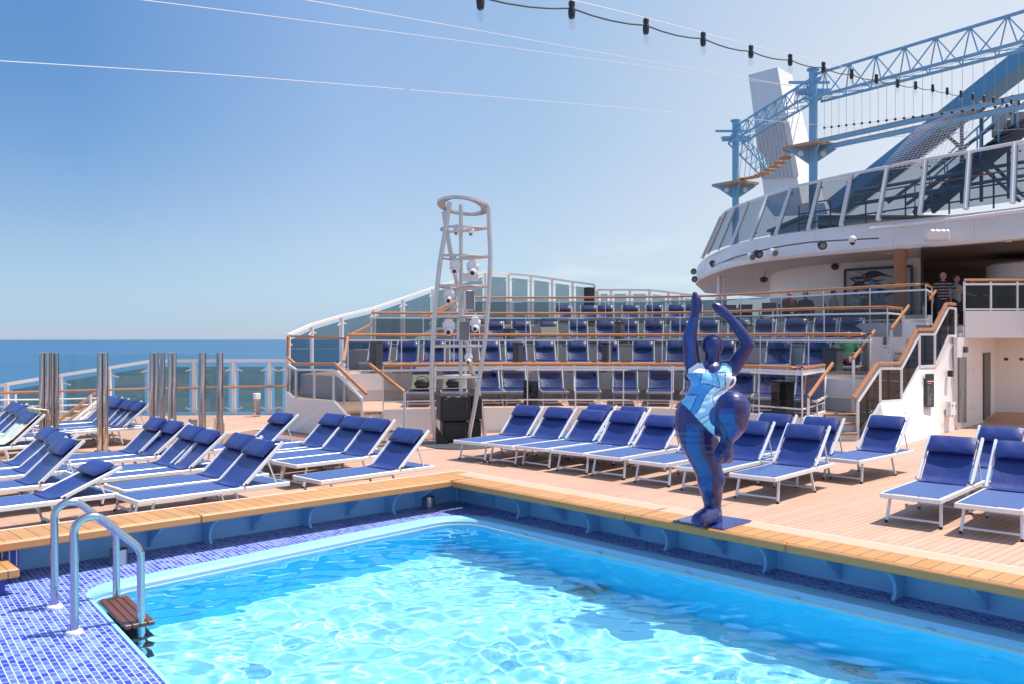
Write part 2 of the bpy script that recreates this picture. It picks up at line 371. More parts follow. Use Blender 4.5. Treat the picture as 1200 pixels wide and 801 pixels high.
def tag(o, label, cat, group=None):
    o['label'] = label; o['category'] = cat
    if group: o['group'] = group
    return o
def thing(name, label, cat, loc=(0, 0, 0), group=None):
    o = bpy.data.objects.new(name, None); COL.objects.link(o); o.location = loc; o.empty_display_size = 0.2
    return tag(o, label, cat, group)
def struct(o, kind='structure'): o['kind'] = kind; return o
def dup(root, loc, rotz, label, group=None):
    r = root.copy(); COL.objects.link(r); r.location = loc; r.rotation_euler = (0, 0, rotz); r['label'] = label
    if group: r['group'] = group
    for ch in list(root.children):
        c = ch.copy(); COL.objects.link(c); c.parent = r
        for g in list(ch.children):
            d = g.copy(); COL.objects.link(d); d.parent = c
    return r
ORD = ['first', 'second', 'third', 'fourth', 'fifth', 'sixth', 'seventh', 'eighth', 'ninth', 'tenth', 'eleventh', 'twelfth', 'thirteenth', 'fourteenth', 'fifteenth', 'sixteenth', 'seventeenth', 'eighteenth', 'nineteenth', 'twentieth', 'twenty-first', 'twenty-second', 'twenty-third']

# ------------------------------------------------------------------ pool: deck, bench coping, mosaic floor, lip, basin, water
BT = 0.25                                     # top of the bench that runs round the pool, above the deck
C0 = gp(529, 562.6, BT); XC, YC = C0.x, C0.y
ZT = -0.147; ZW = -0.222
BW = 0.66                                     # width of the bench
SB = 0.53                                     # how far the blue wall stands back under the bench
XMIN, YMIN = -9.0, -8.0
# deck
fence_plan = [pz(-160, 22.0, 0), pz(0, 22.6, 0), pz(75, 23.3, 0), pz(160, 24.3, 0), pz(215, 24.6, 0), pz(274, 24.6, 0), pz(316, 24.6, 0), pz(340, 24.6, 0)]
deck_outer = [(XMIN - 6, 22), tuple(fence_plan[0].xy), tuple(fence_plan[3].xy), tuple(fence_plan[5].xy), tuple(fence_plan[7].xy), (34, 40), (60, 30), (60, -22), (XMIN - 6, -22)]
hole = [(XMIN, YMIN), (XC + BW - .03, YMIN), (XC + BW - .03, YC + BW - .03), (XMIN, YC + BW - .03)]
d = MB(); d.sheet(deck_outer, [hole], 0.0); struct(d.build('deck', 'deck'))
# deck band of cross boards beyond the line on the right side
m = MB(); m.prism([(XC + BW + .01, YMIN), (XC + 1.7, YMIN), (XC + 1.7, YC + BW), (XC + BW + .01, YC + BW)], 0.0, 0.004)
struct(m.build('deck_border', planks('deck_b', (0.545, 0.330, 0.232), (0.50, 0.302, 0.210), (0.33, 0.19, 0.13), 0.20, 0.40, 0.03, grain=0.08)))
# round inlay by the left stairs
ic = gp(395, 512, 0); r0 = 2.6
m = MB(); m.prism([(ic.x + r0 * math.cos(t * math.pi / 24), ic.y + r0 * math.sin(t * math.pi / 24)) for t in range(48)], 0.0, 0.004); struct(m.build('deck_inlay', 'inlay'))
m = MB(); A = []; B = []
for t in range(65):
    w = t * math.pi / 32; A.append((ic.x + 2.6 * math.cos(w), ic.y + 2.6 * math.sin(w), 0.0085)); B.append((ic.x + 3.0 * math.cos(w), ic.y + 3.0 * math.sin(w), 0.0085))
m.strip(A, B); struct(m.build('deck_inlay_border', 'deck_margin'))

# benches (coping) -------------------------------------------------
def gusset(mb, p, along, inward, big):
    """bracket plate under the bench: wall at p, bench reaches 'inward'; thin along 'along'"""
    p = V(p); pts = []
    top, bot = BT - 0.085, ZT + 0.003; k_ = SB / 0.60
    if big:
        prof = [(0.0, top), (-0.42, top), (-0.42, top - 0.03), (-0.30, top - 0.08), (-0.22, top - 0.16), (-0.20, bot + 0.06), (-0.25, bot), (0.0, bot)]
    else:
        prof = [(0.0, top), (-0.40, top), (-0.40, top - 0.03), (-0.12, bot + 0.12), (-0.06, bot + 0.05), (0.0, bot + 0.03)]
    for a, z in prof: pts.append(V((p.x, p.y, 0)) + inward * a * -k_ + V((0, 0, z)))
    mb.plate(pts, 0.03)
def joint_cuts(): pass
right = thing('pool_bench', 'slatted wooden bench edge along the right side of the pool, above a blue panel', 'bench', (XC, YC - 4, 0), 'wooden benches around the pool')
m = MB()
segs = [YC + 0.45, YC - 3.48, YC - 7.0, YMIN]
ys = [YC, gp(730.5, 605, 0).y, gp(920, 638, 0).y]
cuts = [YC - 0.002, pz(731, 10, 0).y]
# right bench slabs split at the two dark joints
def y_on_right(px):   # world y of the right bench front edge at photo column px
    k = (px - 600) / FPX; d_ = FW + RT * k; t = XC / d_.x; return d_.y * t
def x_on_left(px):
    k = (px - 600) / FPX; d_ = FW + RT * k; t = YC / d_.y; return d_.x * t
yj = [YC - 0.004, y_on_right(731), y_on_right(920), y_on_right(1260), YMIN]
for a, b in zip(yj, yj[1:]):
    m2 = MB(); m2.box((XC + 0.050, b + 0.003, BT - 0.078), (XC + 0.39, a - 0.003, BT + 0.004)); m2.build('slats', 'coping_x', right, bevel=0.006)
    m2 = MB(); m2.box((XC, b + 0.003, BT - 0.081), (XC + 0.047, a - 0.003, BT + 0.002)); m2.build('edge_board', 'coping_edge', right, bevel=0.012)
m = MB(); m.box((XC + 0.393, YMIN, BT - 0.078), (XC + 0.612, YC + 0.392, BT)); m.build('back_board', 'deck_margin', right, bevel=.004)
m = MB(); m.box((XC + 0.615, YMIN, BT - 0.080), (XC + BW, YC + 0.614, BT + 0.001)); m.build('nosing', 'deck_line', right, bevel=.008)
m = MB(); m.box((XC + BW - .028, YMIN, -0.01), (XC + BW - .006, YC + BW - .032, BT - 0.082)); m.build('back_panel', 'panel_blue', right)
m = MB(); m.box((XC + SB, YMIN, ZT - 0.02), (XC + SB + 0.03, YC + SB, BT - 0.083)); m.build('panel', 'panel_blue', right)
for i, px in enumerate([556, 598, 641, 682, 730, 777, 836, 898, 978, 1058, 1163, 1290]):
    m = MB(); gusset(m, (XC + SB - 0.002, y_on_right(px) + 0.22, 0), V((0, 1, 0)), V((-1, 0, 0)), i % 2 == 1); m.build('bracket', 'panel_blue', right)
left = thing('pool_bench', 'slatted wooden bench edge along the left side of the pool, behind the ladder', 'bench', (XC - 4, YC, 0), 'wooden benches around the pool')
xj = [XC + 0.39, x_on_left(236), x_on_left(-40), XMIN]
for i, (a, b) in enumerate(zip(xj, xj[1:])):
    a2 = a if i else XC + 0.39
    m2 = MB(); m2.box((b + 0.003, YC + 0.050, BT - 0.078), (a2 - 0.003, YC + 0.39, BT + 0.004)); m2.build('slats', 'coping_y', left, bevel=0.006)
    m2 = MB(); m2.box((b + 0.003, YC, BT - 0.081), ((a if i else XC) - 0.003, YC + 0.047, BT + 0.002)); m2.build('edge_board', 'coping_edge', left, bevel=0.012)
m = MB(); m.box((XMIN, YC + 0.395, BT - 0.078), (XC + 0.612, YC + 0.612, BT)); m.build('back_board', 'coping_y', left, bevel=.004)
m = MB(); m.box((XMIN, YC + 0.616, BT - 0.080), (XC + BW, YC + BW, BT + 0.001)); m.build('nosing', 'deck_line', left, bevel=.008)
m = MB(); m.box((XMIN, YC + BW - .028, -0.01), (XC + BW - .006, YC + BW - .006, BT - 0.082)); m.build('back_panel', 'panel_blue', left)
m = MB(); m.box((XMIN, YC + SB, ZT - 0.02), (XC + SB - 0.002, YC + SB + 0.03, BT - 0.083)); m.build('panel', 'panel_blue', left)
for i, px in enumerate([500, 463, 416, 361, 299, 239, 172]):
    m = MB(); gusset(m, (x_on_left(px) + 0.22, YC + SB - 0.002, 0), V((1, 0, 0)), V((0, -1, 0)), i % 2 == 1); m.build('bracket', 'panel_blue', left)
m = MB(); m.tube([(XC + SB - 0.03, YC + SB - 0.03, ZT), (XC + SB - 0.03, YC + SB - 0.03, BT - 0.085)], 0.026); m.build('corner_pipe', 'panel_blue', left, smooth=True)

# pool outline in the mosaic plane
PA = gp(541, 598.5, ZT); PBq = gp(1200, 743.75, ZT); PC = gp(91, 689, ZT); PDq = gp(192.6, 801, ZT)
PB = PA + (PBq - PA) * 1.85; PD = PC + (PDq - PC) * 2.3
def rounded(poly, rads, n=7):
    o = []
    N = len(poly)
    for i in range(N):
        p, a, b = V(poly[i]).to_2d(), V(poly[i-1]).to_2d(), V(poly[(i+1) % N]).to_2d()
        d1, d2 = (a - p).normalized(), (b - p).normalized(); r = rads[i]
        ang = d1.angle(d2); t = r / math.tan(ang / 2); p1, p2 = p + d1 * t, p + d2 * t
        c = p + (d1 + d2).normalized() * (r / math.sin(ang / 2))
        a1 = math.atan2(p1.y - c.y, p1.x - c.x); a2 = math.atan2(p2.y - c.y, p2.x - c.x)
        while a2 - a1 > math.pi: a2 -= 2 * math.pi
        while a2 - a1 < -math.pi: a2 += 2 * math.pi
        for k in range(n + 1):
            w = a1 + (a2 - a1) * k / n; o.append((c.x + r * math.cos(w), c.y + r * math.sin(w)))
    return o
def inset(poly, dist):
    N = len(poly); o = []
    ar = sum(poly[i][0] * poly[(i+1) % N][1] - poly[(i+1) % N][0] * poly[i][1] for i in range(N)); sg = 1 if ar > 0 else -1
    for i in range(N):
        p, a, b = V(poly[i]).to_2d(), V(poly[i-1]).to_2d(), V(poly[(i+1) % N]).to_2d()
        e1, e2 = (p - a).normalized(), (b - p).normalized()
        n1, n2 = V((-e1.y, e1.x)) * sg, V((-e2.y, e2.x)) * sg
        bis = (n1 + n2).normalized(); o.append(tuple(p + bis * dist / max(0.35, bis.dot(n1))))
    return o
pool4 = [PA, PC, PD, PB]
lip_out = rounded(pool4, [0.66, 0.44, 0.5, 0.5], 9)
# lip is wide on the two far sides, narrow on the near-left side: built as a ring with varying inset
def ring_inset(frac):
    base = rounded(pool4, [0.66, 0.44, 0.5, 0.5], 9)
    c = [V(p).to_2d() for p in pool4]
    nCD = (c[2] - c[1]).normalized(); nCD = V((-nCD.y, nCD.x))
    out_ = []
    N = len(base)
    ins = inset(base, 1.0)
    for i in range(N):
        p = V(base[i]).to_2d(); q = V(ins[i]).to_2d(); d_ = q - p
        e = (V(base[(i+1) % N]).to_2d() - V(base[i-1]).to_2d()).normalized()
        al = abs(e.dot((c[2] - c[1]).normalized())) ** 6 if (p - c[1]).dot((c[2] - c[1]).normalized()) > 0.05 and abs((p - c[1]).dot(nCD)) < 1.2 else 0
        w = lerp(0.22, 0.04, al); out_.append(tuple(p + d_ * w * frac))
    return out_
lip_in = ring_inset(1.0)
m = MB(); m.sheet([(XMIN, YMIN), (XC + SB, YMIN), (XC + SB, YC + SB), (XMIN, YC + SB)], [lip_out], ZT); struct(m.build('pool_surround', 'mosaic'))
N = len(lip_out); cl = lambda L: L + [L[0]]
lip_mid = ring_inset(0.9)
l0 = [(x, y, ZT) for x, y in cl(lip_out)]; l1 = [(x, y, ZT + 0.012) for x, y in cl(ring_inset(0.06))]; l2 = [(x, y, ZT + 0.006) for x, y in cl(lip_mid)]
l3 = [(x, y, ZT - 0.02) for x, y in cl(lip_in)]; l4 = [(x, y, ZW - 0.06) for x, y in cl(lip_in)]
m = MB(); m.strip(l0, l1); m.strip(l1, l2); m.strip(l2, l3); m.strip(l3, l4); lip = m.build('pool_lip', 'lip_blue', smooth=True)
struct(lip)
ZB = -1.45
m = MB(); m.strip([(x, y, ZW - 0.06) for x, y in cl(lip_in)], [(x, y, ZB) for x, y in cl(lip_in)]); struct(m.build('pool_basin_wall', 'pool_wall', smooth=True))
m = MB(); m.sheet(lip_in, [], ZB); pf = struct(m.build('pool_floor', 'pool_floor'))
# water: a real rippled surface
def inside(poly, x, y):
    c = False; j = len(poly) - 1
    for i in range(len(poly)):
        if (poly[i][1] > y) != (poly[j][1] > y) and x < (poly[j][0] - poly[i][0]) * (y - poly[i][1]) / (poly[j][1] - poly[i][1]) + poly[i][0]: c = not c
        j = i
    return c
def water():
    wp = inset(lip_in, -0.03)
    x0, x1 = min(p[0] for p in wp), max(p[0] for p in wp); y0, y1 = min(p[1] for p in wp), max(p[1] for p in wp)
    st = 0.028; nx, ny = int((x1 - x0) / st) + 1, int((y1 - y0) / st) + 1
    X, Y = np.meshgrid(x0 + np.arange(nx) * st, y0 + np.arange(ny) * st)
    g = np.random.RandomState(3); Zh = np.zeros_like(X)
    # domain warp so the ripples do not line up
    wx = X + 0.16 * np.sin(1.7 * Y + 0.6) + 0.10 * np.sin(3.1 * Y - 1.3 * X); wy = Y + 0.16 * np.sin(1.9 * X + 2.0) + 0.10 * np.sin(2.7 * X + 1.9 * Y)
    for lam, amp, n in ((1.8, 0.0012, 3), (0.9, 0.0011, 5), (0.50, 0.0010, 8), (0.33, 0.0008, 12), (0.21, 0.00055, 14), (0.14, 0.0002, 12)):
        for _ in range(n):
            th = g.uniform(0, 2 * math.pi); k = 2 * math.pi / (lam * g.uniform(0.8, 1.25)); ph = g.uniform(0, 6.28)
            Zh += amp * np.sin(k * (wx * math.cos(th) + wy * math.sin(th)) + ph)
    # calmer under the right-hand edge
    idx = -np.ones(X.shape, int); vs = []; fs = []
    keep = np.zeros((ny - 1, nx - 1), bool)
    for j in range(ny - 1):
        for i in range(nx - 1):
            if inside(wp, X[j, i] + st / 2, Y[j, i] + st / 2): keep[j, i] = True
    for j in range(ny - 1):
        for i in range(nx - 1):
            if keep[j, i]:
                q = []
                for jj, ii in ((j, i), (j, i+1), (j+1, i+1), (j+1, i)):
                    if idx[jj, ii] < 0: idx[jj, ii] = len(vs); vs.append((X[jj, ii], Y[jj, ii], ZW + Zh[jj, ii]))
                    q.append(idx[jj, ii])
                fs.append(tuple(q))
    me = bpy.data.meshes.new('pool_water'); me.from_pydata(vs, [], fs); me.polygons.foreach_set('use_smooth', [True] * len(fs))
    m_ = bpy.data.materials.new('pool_water'); m_.use_nodes = True; n_ = m_.node_tree; b_ = n_.nodes['Principled BSDF']
    b_.inputs['Base Color'].default_value = (0.62, 0.95, 1.0, 1); b_.inputs['Roughness'].default_value = 0.0
    b_.inputs['IOR'].default_value = 1.33; b_.inputs['Transmission Weight'].default_value = 1.0
    me.materials.append(m_); o = bpy.data.objects.new('pool_water', me); COL.objects.link(o); return struct(o)
wobj = water()
wobj.cycles.is_caustics_caster = True
for o in bpy.data.objects:
    if o.name.split('.')[0] in ('pool_floor', 'pool_basin_wall'): o.cycles.is_caustics_receiver = True
sl.cycles.is_caustics_light = True

# sea
m = MB(); m.add([(-40000, -40000, -38), (40000, -40000, -38), (40000, 40000, -38), (-40000, 40000, -38)], [(0, 1, 2, 3)])
sm = bpy.data.materials.new('sea'); sm.use_nodes = True; n = sm.node_tree; b = n.nodes['Principled BSDF']
b.inputs['Base Color'].default_value = (0.022, 0.115, 0.26, 1); b.inputs['Roughness'].default_value = 0.35; b.inputs['Specular IOR Level'].default_value = 0.25
tc = n.nodes.new('ShaderNodeTexCoord'); nz = n.nodes.new('ShaderNodeTexNoise'); nz.inputs['Scale'].default_value = 0.08; nz.inputs['Detail'].default_value = 8; nz.inputs['Roughness'].default_value = 0.65
mp = n.nodes.new('ShaderNodeMapping'); mp.inputs['Rotation'].default_value[2] = -YAW; mp.inputs['Scale'].default_value = (1.0, 0.35, 1)
n.links.new(tc.outputs['Object'], mp.inputs[0]); n.links.new(mp.outputs[0], nz.inputs['Vector'])
bp = n.nodes.new('ShaderNodeBump'); bp.inputs['Strength'].default_value = 1.0; bp.inputs['Distance'].default_value = 0.9
n.links.new(nz.outputs[0], bp.inputs['Height']); n.links.new(bp.outputs[0], b.inputs['Normal'])
n4 = n.nodes.new('ShaderNodeTexNoise'); n4.inputs['Scale'].default_value = 0.004; n4.inputs['Detail'].default_value = 4
n.links.new(mp.outputs[0], n4.inputs['Vector'])
mx = n.nodes.new('ShaderNodeMix'); mx.data_type = 'RGBA'; mx.inputs[6].default_value = (0.014, 0.072, 0.160, 1); mx.inputs[7].default_value = (0.044, 0.140, 0.240, 1)
n.links.new(n4.outputs[0], mx.inputs[0]); n.links.new(mx.outputs[2], b.inputs['Base Color'])
struct(m.build('sea', sm))

# ------------------------------------------------------------------ seating terraces
FL = [0.0, 0.51, 1.13, 1.78, 2.43]
def cv(tab): return [(px, Z * S) for px, Z in tab]
ROW = {1: cv([(449, 17.7), (520, 18.05), (600, 18.3), (690, 18.3), (780, 18.1), (860, 17.1), (940, 15.8)]),
       2: cv([(408, 20.6), (500, 21.1), (600, 21.3), (690, 21.3), (780, 21.0), (860, 20.0), (940, 18.5), (1020, 17.6)]),
       3: cv([(435, 24.0), (520, 24.4), (600, 24.5), (690, 24.5), (780, 24.0), (860, 22.8), (940, 21.0), (1040, 19.7)]),
       4: cv([(548, 27.4), (600, 27.7), (690, 27.6), (808, 26.9), (860, 25.9), (1000, 22.4), (1085, 20.8)])}
REND = {1: (966, 17.5 * S), 2: (1021, 18.6 * S), 3: (1057, 20.7 * S), 4: (1092, 22.2 * S)}
CURVE = {k: [pz(a, b, 0) for a, b in spline(v, 5)] for k, v in ROW.items()}
FULL = {k: CURVE[k] + [pz(*REND[k], 0)] for k in ROW}
WA, WB = gp(1059, 520, 0), gp(1147, 495, 0); UD = (WB - WA).normalized(); ND = V((-UD.y, UD.x, 0))   # ND points to the left / into the stair
if ND.dot(RT) > 0: ND = -ND
def wl(px):
    k = (px - 600) / FPX; dr = FW + RT * k
    # WA + s*UD = t*dr
    det = UD.x * (-dr.y) - UD.y * (-dr.x); rx, ry = -WA.x, -WA.y
    s_ = (rx * (-dr.y) - ry * (-dr.x)) / det
    p = WA + UD * s_; return V((p.x, p.y, 0)), s_
def wz(px, py):
    p, _ = wl(px); Zd = p.dot(FW); return H - (py - Y0) / FPX * Zd
amph_fence = [(338, 24.6, 393), (365, 26.4, 381), (400, 28.0, 370.5), (438, 29.5, 361.5), (472, 31.0, 350), (507, 32.5, 338), (538, 33.6, 329), (568.6, 34.5, 319.5), (596, 35.5, 321), (622, 35.8, 323.5), (647, 36, 327), (671, 36, 330.5), (696.6, 36.0, 334)]
fence_back = [(700, 36.0, 340), (716, 36, 340), (738, 36, 340), (761, 36, 340.3), (783, 35.6, 342.6), (799, 35.2, 344.6), (815, 34.8, 346.5), (840, 34, 348)]
back_line = [pz(a, b + 0.05, 0) for a, b, c in amph_fence] + [pz(a, b + 0.05, 0) for a, b, c in fence_back[2:]]
row_word = {1: 'lowest', 2: 'second', 3: 'third', 4: 'topmost'}
for k in (1, 2, 3, 4):
    front = list(FULL[k])
    if k == 1: front = [pz(336, 20.5, 0), pz(391, 19.05, 0), pz(433, 19.55, 0)] + front
    if k == 2: front = [pz(352, 24.9, 0)] + [pz(395, 23.2, 0)] + front
    if k == 3: front = [pz(410, 28.0, 0)] + front
    if k == 4: front = [pz(512, 32.2, 0)] + front
    end = front[-1]; i0 = {1: 0, 2: 2, 3: 4, 4: 6}[k]
    poly = [p.xy for p in front] + [(end + UD * (14 if k > 1 else 13)).xy] + [p.xy for p in reversed(back_line[i0:])]
    t = thing('terrace_tier', f'white fronted {row_word[k]} tier of the stepped sun terrace', 'terrace', (front[3].x, front[3].y, 0), 'stepped sun terrace tiers')
    m = MB(); m.prism(poly, max(0.0, FL[k-1] - 0.1) if k > 1 else 0.0, FL[k] - 0.012); m.build('base', 'white_paint' if k == 1 else 'riser_grey', t)
    m = MB(); m.prism([(p[0], p[1]) for p in inset([tuple(q) for q in poly], 0.06)], FL[k] - 0.012, FL[k]); m.build('floor', 'deck', t)
    if k == 1:
        m = MB(); P = [p.xy for p in FULL[1]]; m.wall(P, 0.0, 0.555, 0.07); m.build('parapet', 'white_paint', t)
    else:
        P = [p.xy for p in FULL[k]]; m = MB(); m.wall(P, FL[k] - 0.34, FL[k] + 0.09, 0.06); m.build('parapet', 'white_paint', t)

def resample(P, n):
    L = [0]
    for a, b in zip(P, P[1:]): L.append(L[-1] + (b - a).length)
    o = []
    for i in range(n + 1):
        d_ = L[-1] * i / n
        for j in range(len(P) - 1):
            if d_ <= L[j+1] + 1e-9:
                o.append(P[j].lerp(P[j+1], (d_ - L[j]) / max(1e-9, L[j+1] - L[j]))); break
    return o
def up(p, z): return V((p.x, p.y, z))
row_rail_z = {1: (0.73, 1.415, 1.54), 2: (1.30, 2.06, 2.20), 3: (1.95, 2.72, 2.87), 4: (2.60, 3.36, 3.51)}
for k in (1, 2, 3, 4):
    zb, zw, zo = row_rail_z[k]; P = FULL[k]
    t = thing('glass_balustrade', f'tinted glass balustrade with wooden handrail fronting the {row_word[k]} terrace row', 'balustrade', (P[0].x, P[0].y, FL[k]), 'terrace balustrades')
    m = MB(); m.tube([up(p, zo) for p in P], 0.036, 8); m.build('handrail', 'varnish', t, smooth=True)
    m = MB()
    for a, b in zip(P, P[1:]): m.bar(up(a, zw), up(b, zw), 0.04, 0.045); m.bar(up(a, zb), up(b, zb), 0.035, 0.03)
    m.build('rail', 'white_metal', t)
    n = 9 if k == 1 else 10
    Q = resample(P[:-1], n) + [P[-1]]
    for q in Q:
        m = MB(); m.bar(up(q, FL[k] + 0.045), up(q, zw), 0.022, 0.035, FW); m.bar(up(q, zw), up(q, zo), 0.02, 0.02, FW); m.build('post', 'white_metal', t)
    for a, b in zip(Q, Q[1:]):
        sub = resample([a, b], 1); dd = (b - a).normalized() * 0.02; m = MB()
        m.plate([up(a + dd, zb), up(b - dd, zb), up(b - dd, zw), up(a + dd, zw)], 0.012); m.build('glass_panel', 'glass_grey', t)
    if k == 1:   # white notice strip between the rails on the lowest row
        m = MB()
        for a, b in zip(P[3:], P[4:]): m.bar(up(a, 1.468), up(b, 1.468), 0.012, 0.05)
        m.build('strip', 'white_metal', t)

# sloping wooden handrails at the right ends of the terraces (each with a white post)
def slope_rail(a, Za, b, Zb, label, post_bottom, post_top=True):
    p, q = at(*a, Za), at(*b, Zb)
    t = thing('sloping_handrail', label, 'handrail', (q.x, q.y, post_bottom), 'sloping stair handrails')
    m = MB(); m.bar(p, q, 0.05, 0.075); m.build('handrail', 'varnish', t, bevel=0.012)
    m = MB(); m.bar(up(q, post_bottom), up(q, q.z - 0.02), 0.05, 0.05, FW); m.build('post', 'white_metal', t)
    return t
slope_rail((976, 425), 18.6, (947, 464.5), 17.5, 'short varnished handrail sloping at the right end of the lowest terrace row', 0.555)
slope_rail((1025, 388), 20.0, (1000, 419.5), 18.9, 'short varnished handrail sloping at the right end of the second terrace row', 0.55)
slope_rail((1065, 358.5), 22.2, (1044.5, 386), 21.0, 'short varnished handrail sloping at the right end of the third terrace row', 1.15)
slope_rail((1097, 341), 24.2, (1083, 358), 23.3, 'short dark handrail sloping below the striped-shirt man', 1.8)
# white end walls beside the right stairs
def end_wall(pts, label):
    c = pts[0]; t = MB(); t.plate(pts, 0.06); o = t.build('white_end_wall', 'white_paint'); return tag(o, label, 'wall', 'terrace end walls')
# low white blocks closing each row beside the stair
for (xa, xb, yt, yb, Z, lab) in ((966, 1018, 434, 484, 19.9, 'white end wall between the lowest row and the right stairs'),
                                  (1017, 1061, 395, 441, 21.6, 'white end wall between the second row and the right stairs'),
                                  (1057, 1092, 369.5, 398, 23.2, 'white end wall between the third row and the right stairs')):
    end_wall([at(xa, yb, Z), at(xb, yb, Z), at(xb, yt, Z), at(xa, yt, Z)], lab)

# ------------------------------------------------------------------ right stairs
RA, RB = pz(1000, 18.3, 0), pz(1119, 20.65, 0); RD = (RB - RA).normalized(); RN = V((-RD.y, RD.x, 0))
if RN.dot(FW) < 0: RN = -RN
def rl(px):
    k = (px - 600) / FPX; dr = FW + RT * k; det = RD.x * (-dr.y) - RD.y * (-dr.x)
    s_ = ((-RA.x) * (-dr.y) - (-RA.y) * (-dr.x)) / det; return RA + RD * s_
def onrail(px, py): p = rl(px); return up(p, H - (py - Y0) / FPX * p.dot(FW))
par = [(1019, 493), (1031.5, 470), (1055, 468.5), (1076, 429), (1095.5, 428), (1111, 394), (1119.5, 394)]
def onface(px, py, off=0.0):
    """a point of the flared white wall at photo column px / row py, standing off it towards the pool"""
    tp = onrail(px, interp(px, par)); bt = wl(px)[0]
    if px >= 1119.5: tp = up(bt, 2.13)
    zt_ = tp.dot(FW); t_ = 0.5
    for _ in range(20):
        q = tp.lerp(bt, t_); z = H - (py - Y0) / FPX * q.dot(FW); t_ = min(1, max(0, (tp.z - z) / max(.01, tp.z)))
    q = tp.lerp(bt, t_); q.z = H - (py - Y0) / FPX * q.dot(FW); return q - ND * off
t = thing('right_staircase', 'outdoor staircase with varnished handrail and white wall right of the terraces', 'staircase', tuple(rl(1000)))
ms = MB(); mt = MB()
for i in range(3):                                        # first flight, facing the pool
    Z0_, Z1_ = 18.1 + .32 * i, 18.1 + .32 * (i + 1) + .02; z = .51 * (i + 1) / 3 - .004
    ms.prism([pz(a, b, 0).xy for a, b in ((967, Z0_ + .03), (1004, Z0_ + .03), (1004, Z1_ - .03), (967, Z1_ - .03))], .004, z - .032); mt.prism([pz(a, b, 0).xy for a, b in ((966, Z0_), (1004.6, Z0_), (1004.6, Z1_), (966, Z1_))], z - .032, z)
ms.prism([q.xy for q in (pz(966, 19.12, 0), pz(1006, 19.12, 0), rl(1028) + RN * .06, rl(1028) + RN * 1.9, pz(966, 20.75, 0))], .004, .475)
mt.prism([q.xy for q in (pz(965.5, 19.08, 0), pz(1006, 19.08, 0), rl(1028) + RN * .04, rl(1028) + RN * 1.92, pz(965.5, 20.78, 0))], .475, .512)
for a, b, z0, z1 in ((1028, 1054, .51, .51), (1054, 1075, .51, 1.13), (1075, 1094, 1.13, 1.13), (1094, 1110, 1.13, 1.78), (1110, 1119, 1.78, 1.78), (1119, 1134, 1.78, 2.43)):
    pa, pb = rl(a) + RN * .05, rl(b) + RN * .05
    ns = 1 if z1 == z0 else 4
    for i in range(ns):
        q0, q1 = pa.lerp(pb, i / ns), pa.lerp(pb, (i + 1) / ns); zt = z0 + (z1 - z0) * (i + 1) / ns + (.003 if z1 == z0 else 0)
        ms.prism([(q0 + RD * .02).xy, (q1 - RD * .002).xy, (q1 - RD * .002 + RN * 1.15).xy, (q0 + RD * .02 + RN * 1.15).xy], .516, zt - .034)
        mt.prism([q0.xy, q1.xy, (q1 + RN * 1.17).xy, (q0 + RN * 1.17).xy], zt - .034, zt)
ms.build('riser', 'riser_grey', t); mt.build('tread', 'tread', t)
wood = [(1000, 466), (1028, 425), (1054, 425), (1074, 387), (1093, 387), (1109, 356), (1119, 357)]
whit = [(1005, 470), (1031, 431), (1056, 431), (1077, 392), (1095, 392), (1111, 361), (1119.5, 362)]
m = MB()
for a, b in zip(wood, wood[1:]): m.bar(onrail(*a), onrail(*b), 0.085, 0.06)
m.build('handrail', 'varnish', t, bevel=0.012)
m = MB()
for a, b in zip(whit, whit[1:]): m.bar(onrail(*a), onrail(*b), 0.05, 0.055)
for a, b in zip(par, par[1:]): m.bar(onrail(*a), onrail(*b), 0.06, 0.06)
m.build('rail', 'white_metal', t)
for px in (1005, 1031, 1056, 1077, 1095, 1119.5):
    top = onrail(px, interp(px, whit)); bot = 0.0 if px < 1019 else onrail(px, interp(px, par)).z
    m = MB(); m.bar(up(top, bot), top, 0.055, 0.055, FW); m.build('post', 'white_metal', t)
for px in (1018, 1043, 1066, 1086, 1103):
    top = onrail(px, interp(px, whit) + 1); bot = up(top, max(.02, onrail(px, interp(px, par)).z)); m = MB(); m.bar(bot + RN * .04, top + RN * .04, .05, .03, FW); m.build('post', 'mid_grey', t)
for (w0, w1) in zip(whit, whit[1:]):
    A0, A1 = w0[0] + 0.7, w1[0] - 0.7
    yb0 = interp(A0, par) if A0 > 1019 else 504; yb1 = interp(A1, par)
    m = MB(); m.plate([onrail(A0, yb0), onrail(A1, yb1), onrail(A1, interp(A1, whit)), onrail(A0, interp(A0, whit))], 0.012); m.build('glass_panel', 'glass_dark', t)
TOP = [onrail(*p) for p in par]; BOT = [wl(px)[0] for px in (1035, 1045, 1064, 1083, 1099, 1112, 1119.5)]
m = MB(); NS = 5
for i in range(len(TOP) - 1):
    for k in range(NS):
        a, b = k / NS, (k + 1) / NS
        m.add([TOP[i].lerp(BOT[i], a), TOP[i+1].lerp(BOT[i+1], a), TOP[i+1].lerp(BOT[i+1], b), TOP[i].lerp(BOT[i], b)], [(0, 1, 2, 3)])
m2 = MB(); m2.plate([TOP[0], BOT[0], up(rl(1019), 0)], .06); m2.build('wall_end', 'white_paint', t)
m.build('side_wall', 'white_paint', t, smooth=True, weld=True)
m = MB(); m.wall([wl(1119.7)[0].xy, wl(1149)[0].xy], 0.0, 2.13, .08); m.build('side_wall', 'white_paint', t)
def wall_plate(name, px0, px1, y0, y1, th, mat_, par_, off=0.04):
    m = MB(); m.plate([onface(px0, y1, off), onface(px1, y1, off), onface(px1, y0, off), onface(px0, y0, off)], th); return m.build(name, mat_, par_)
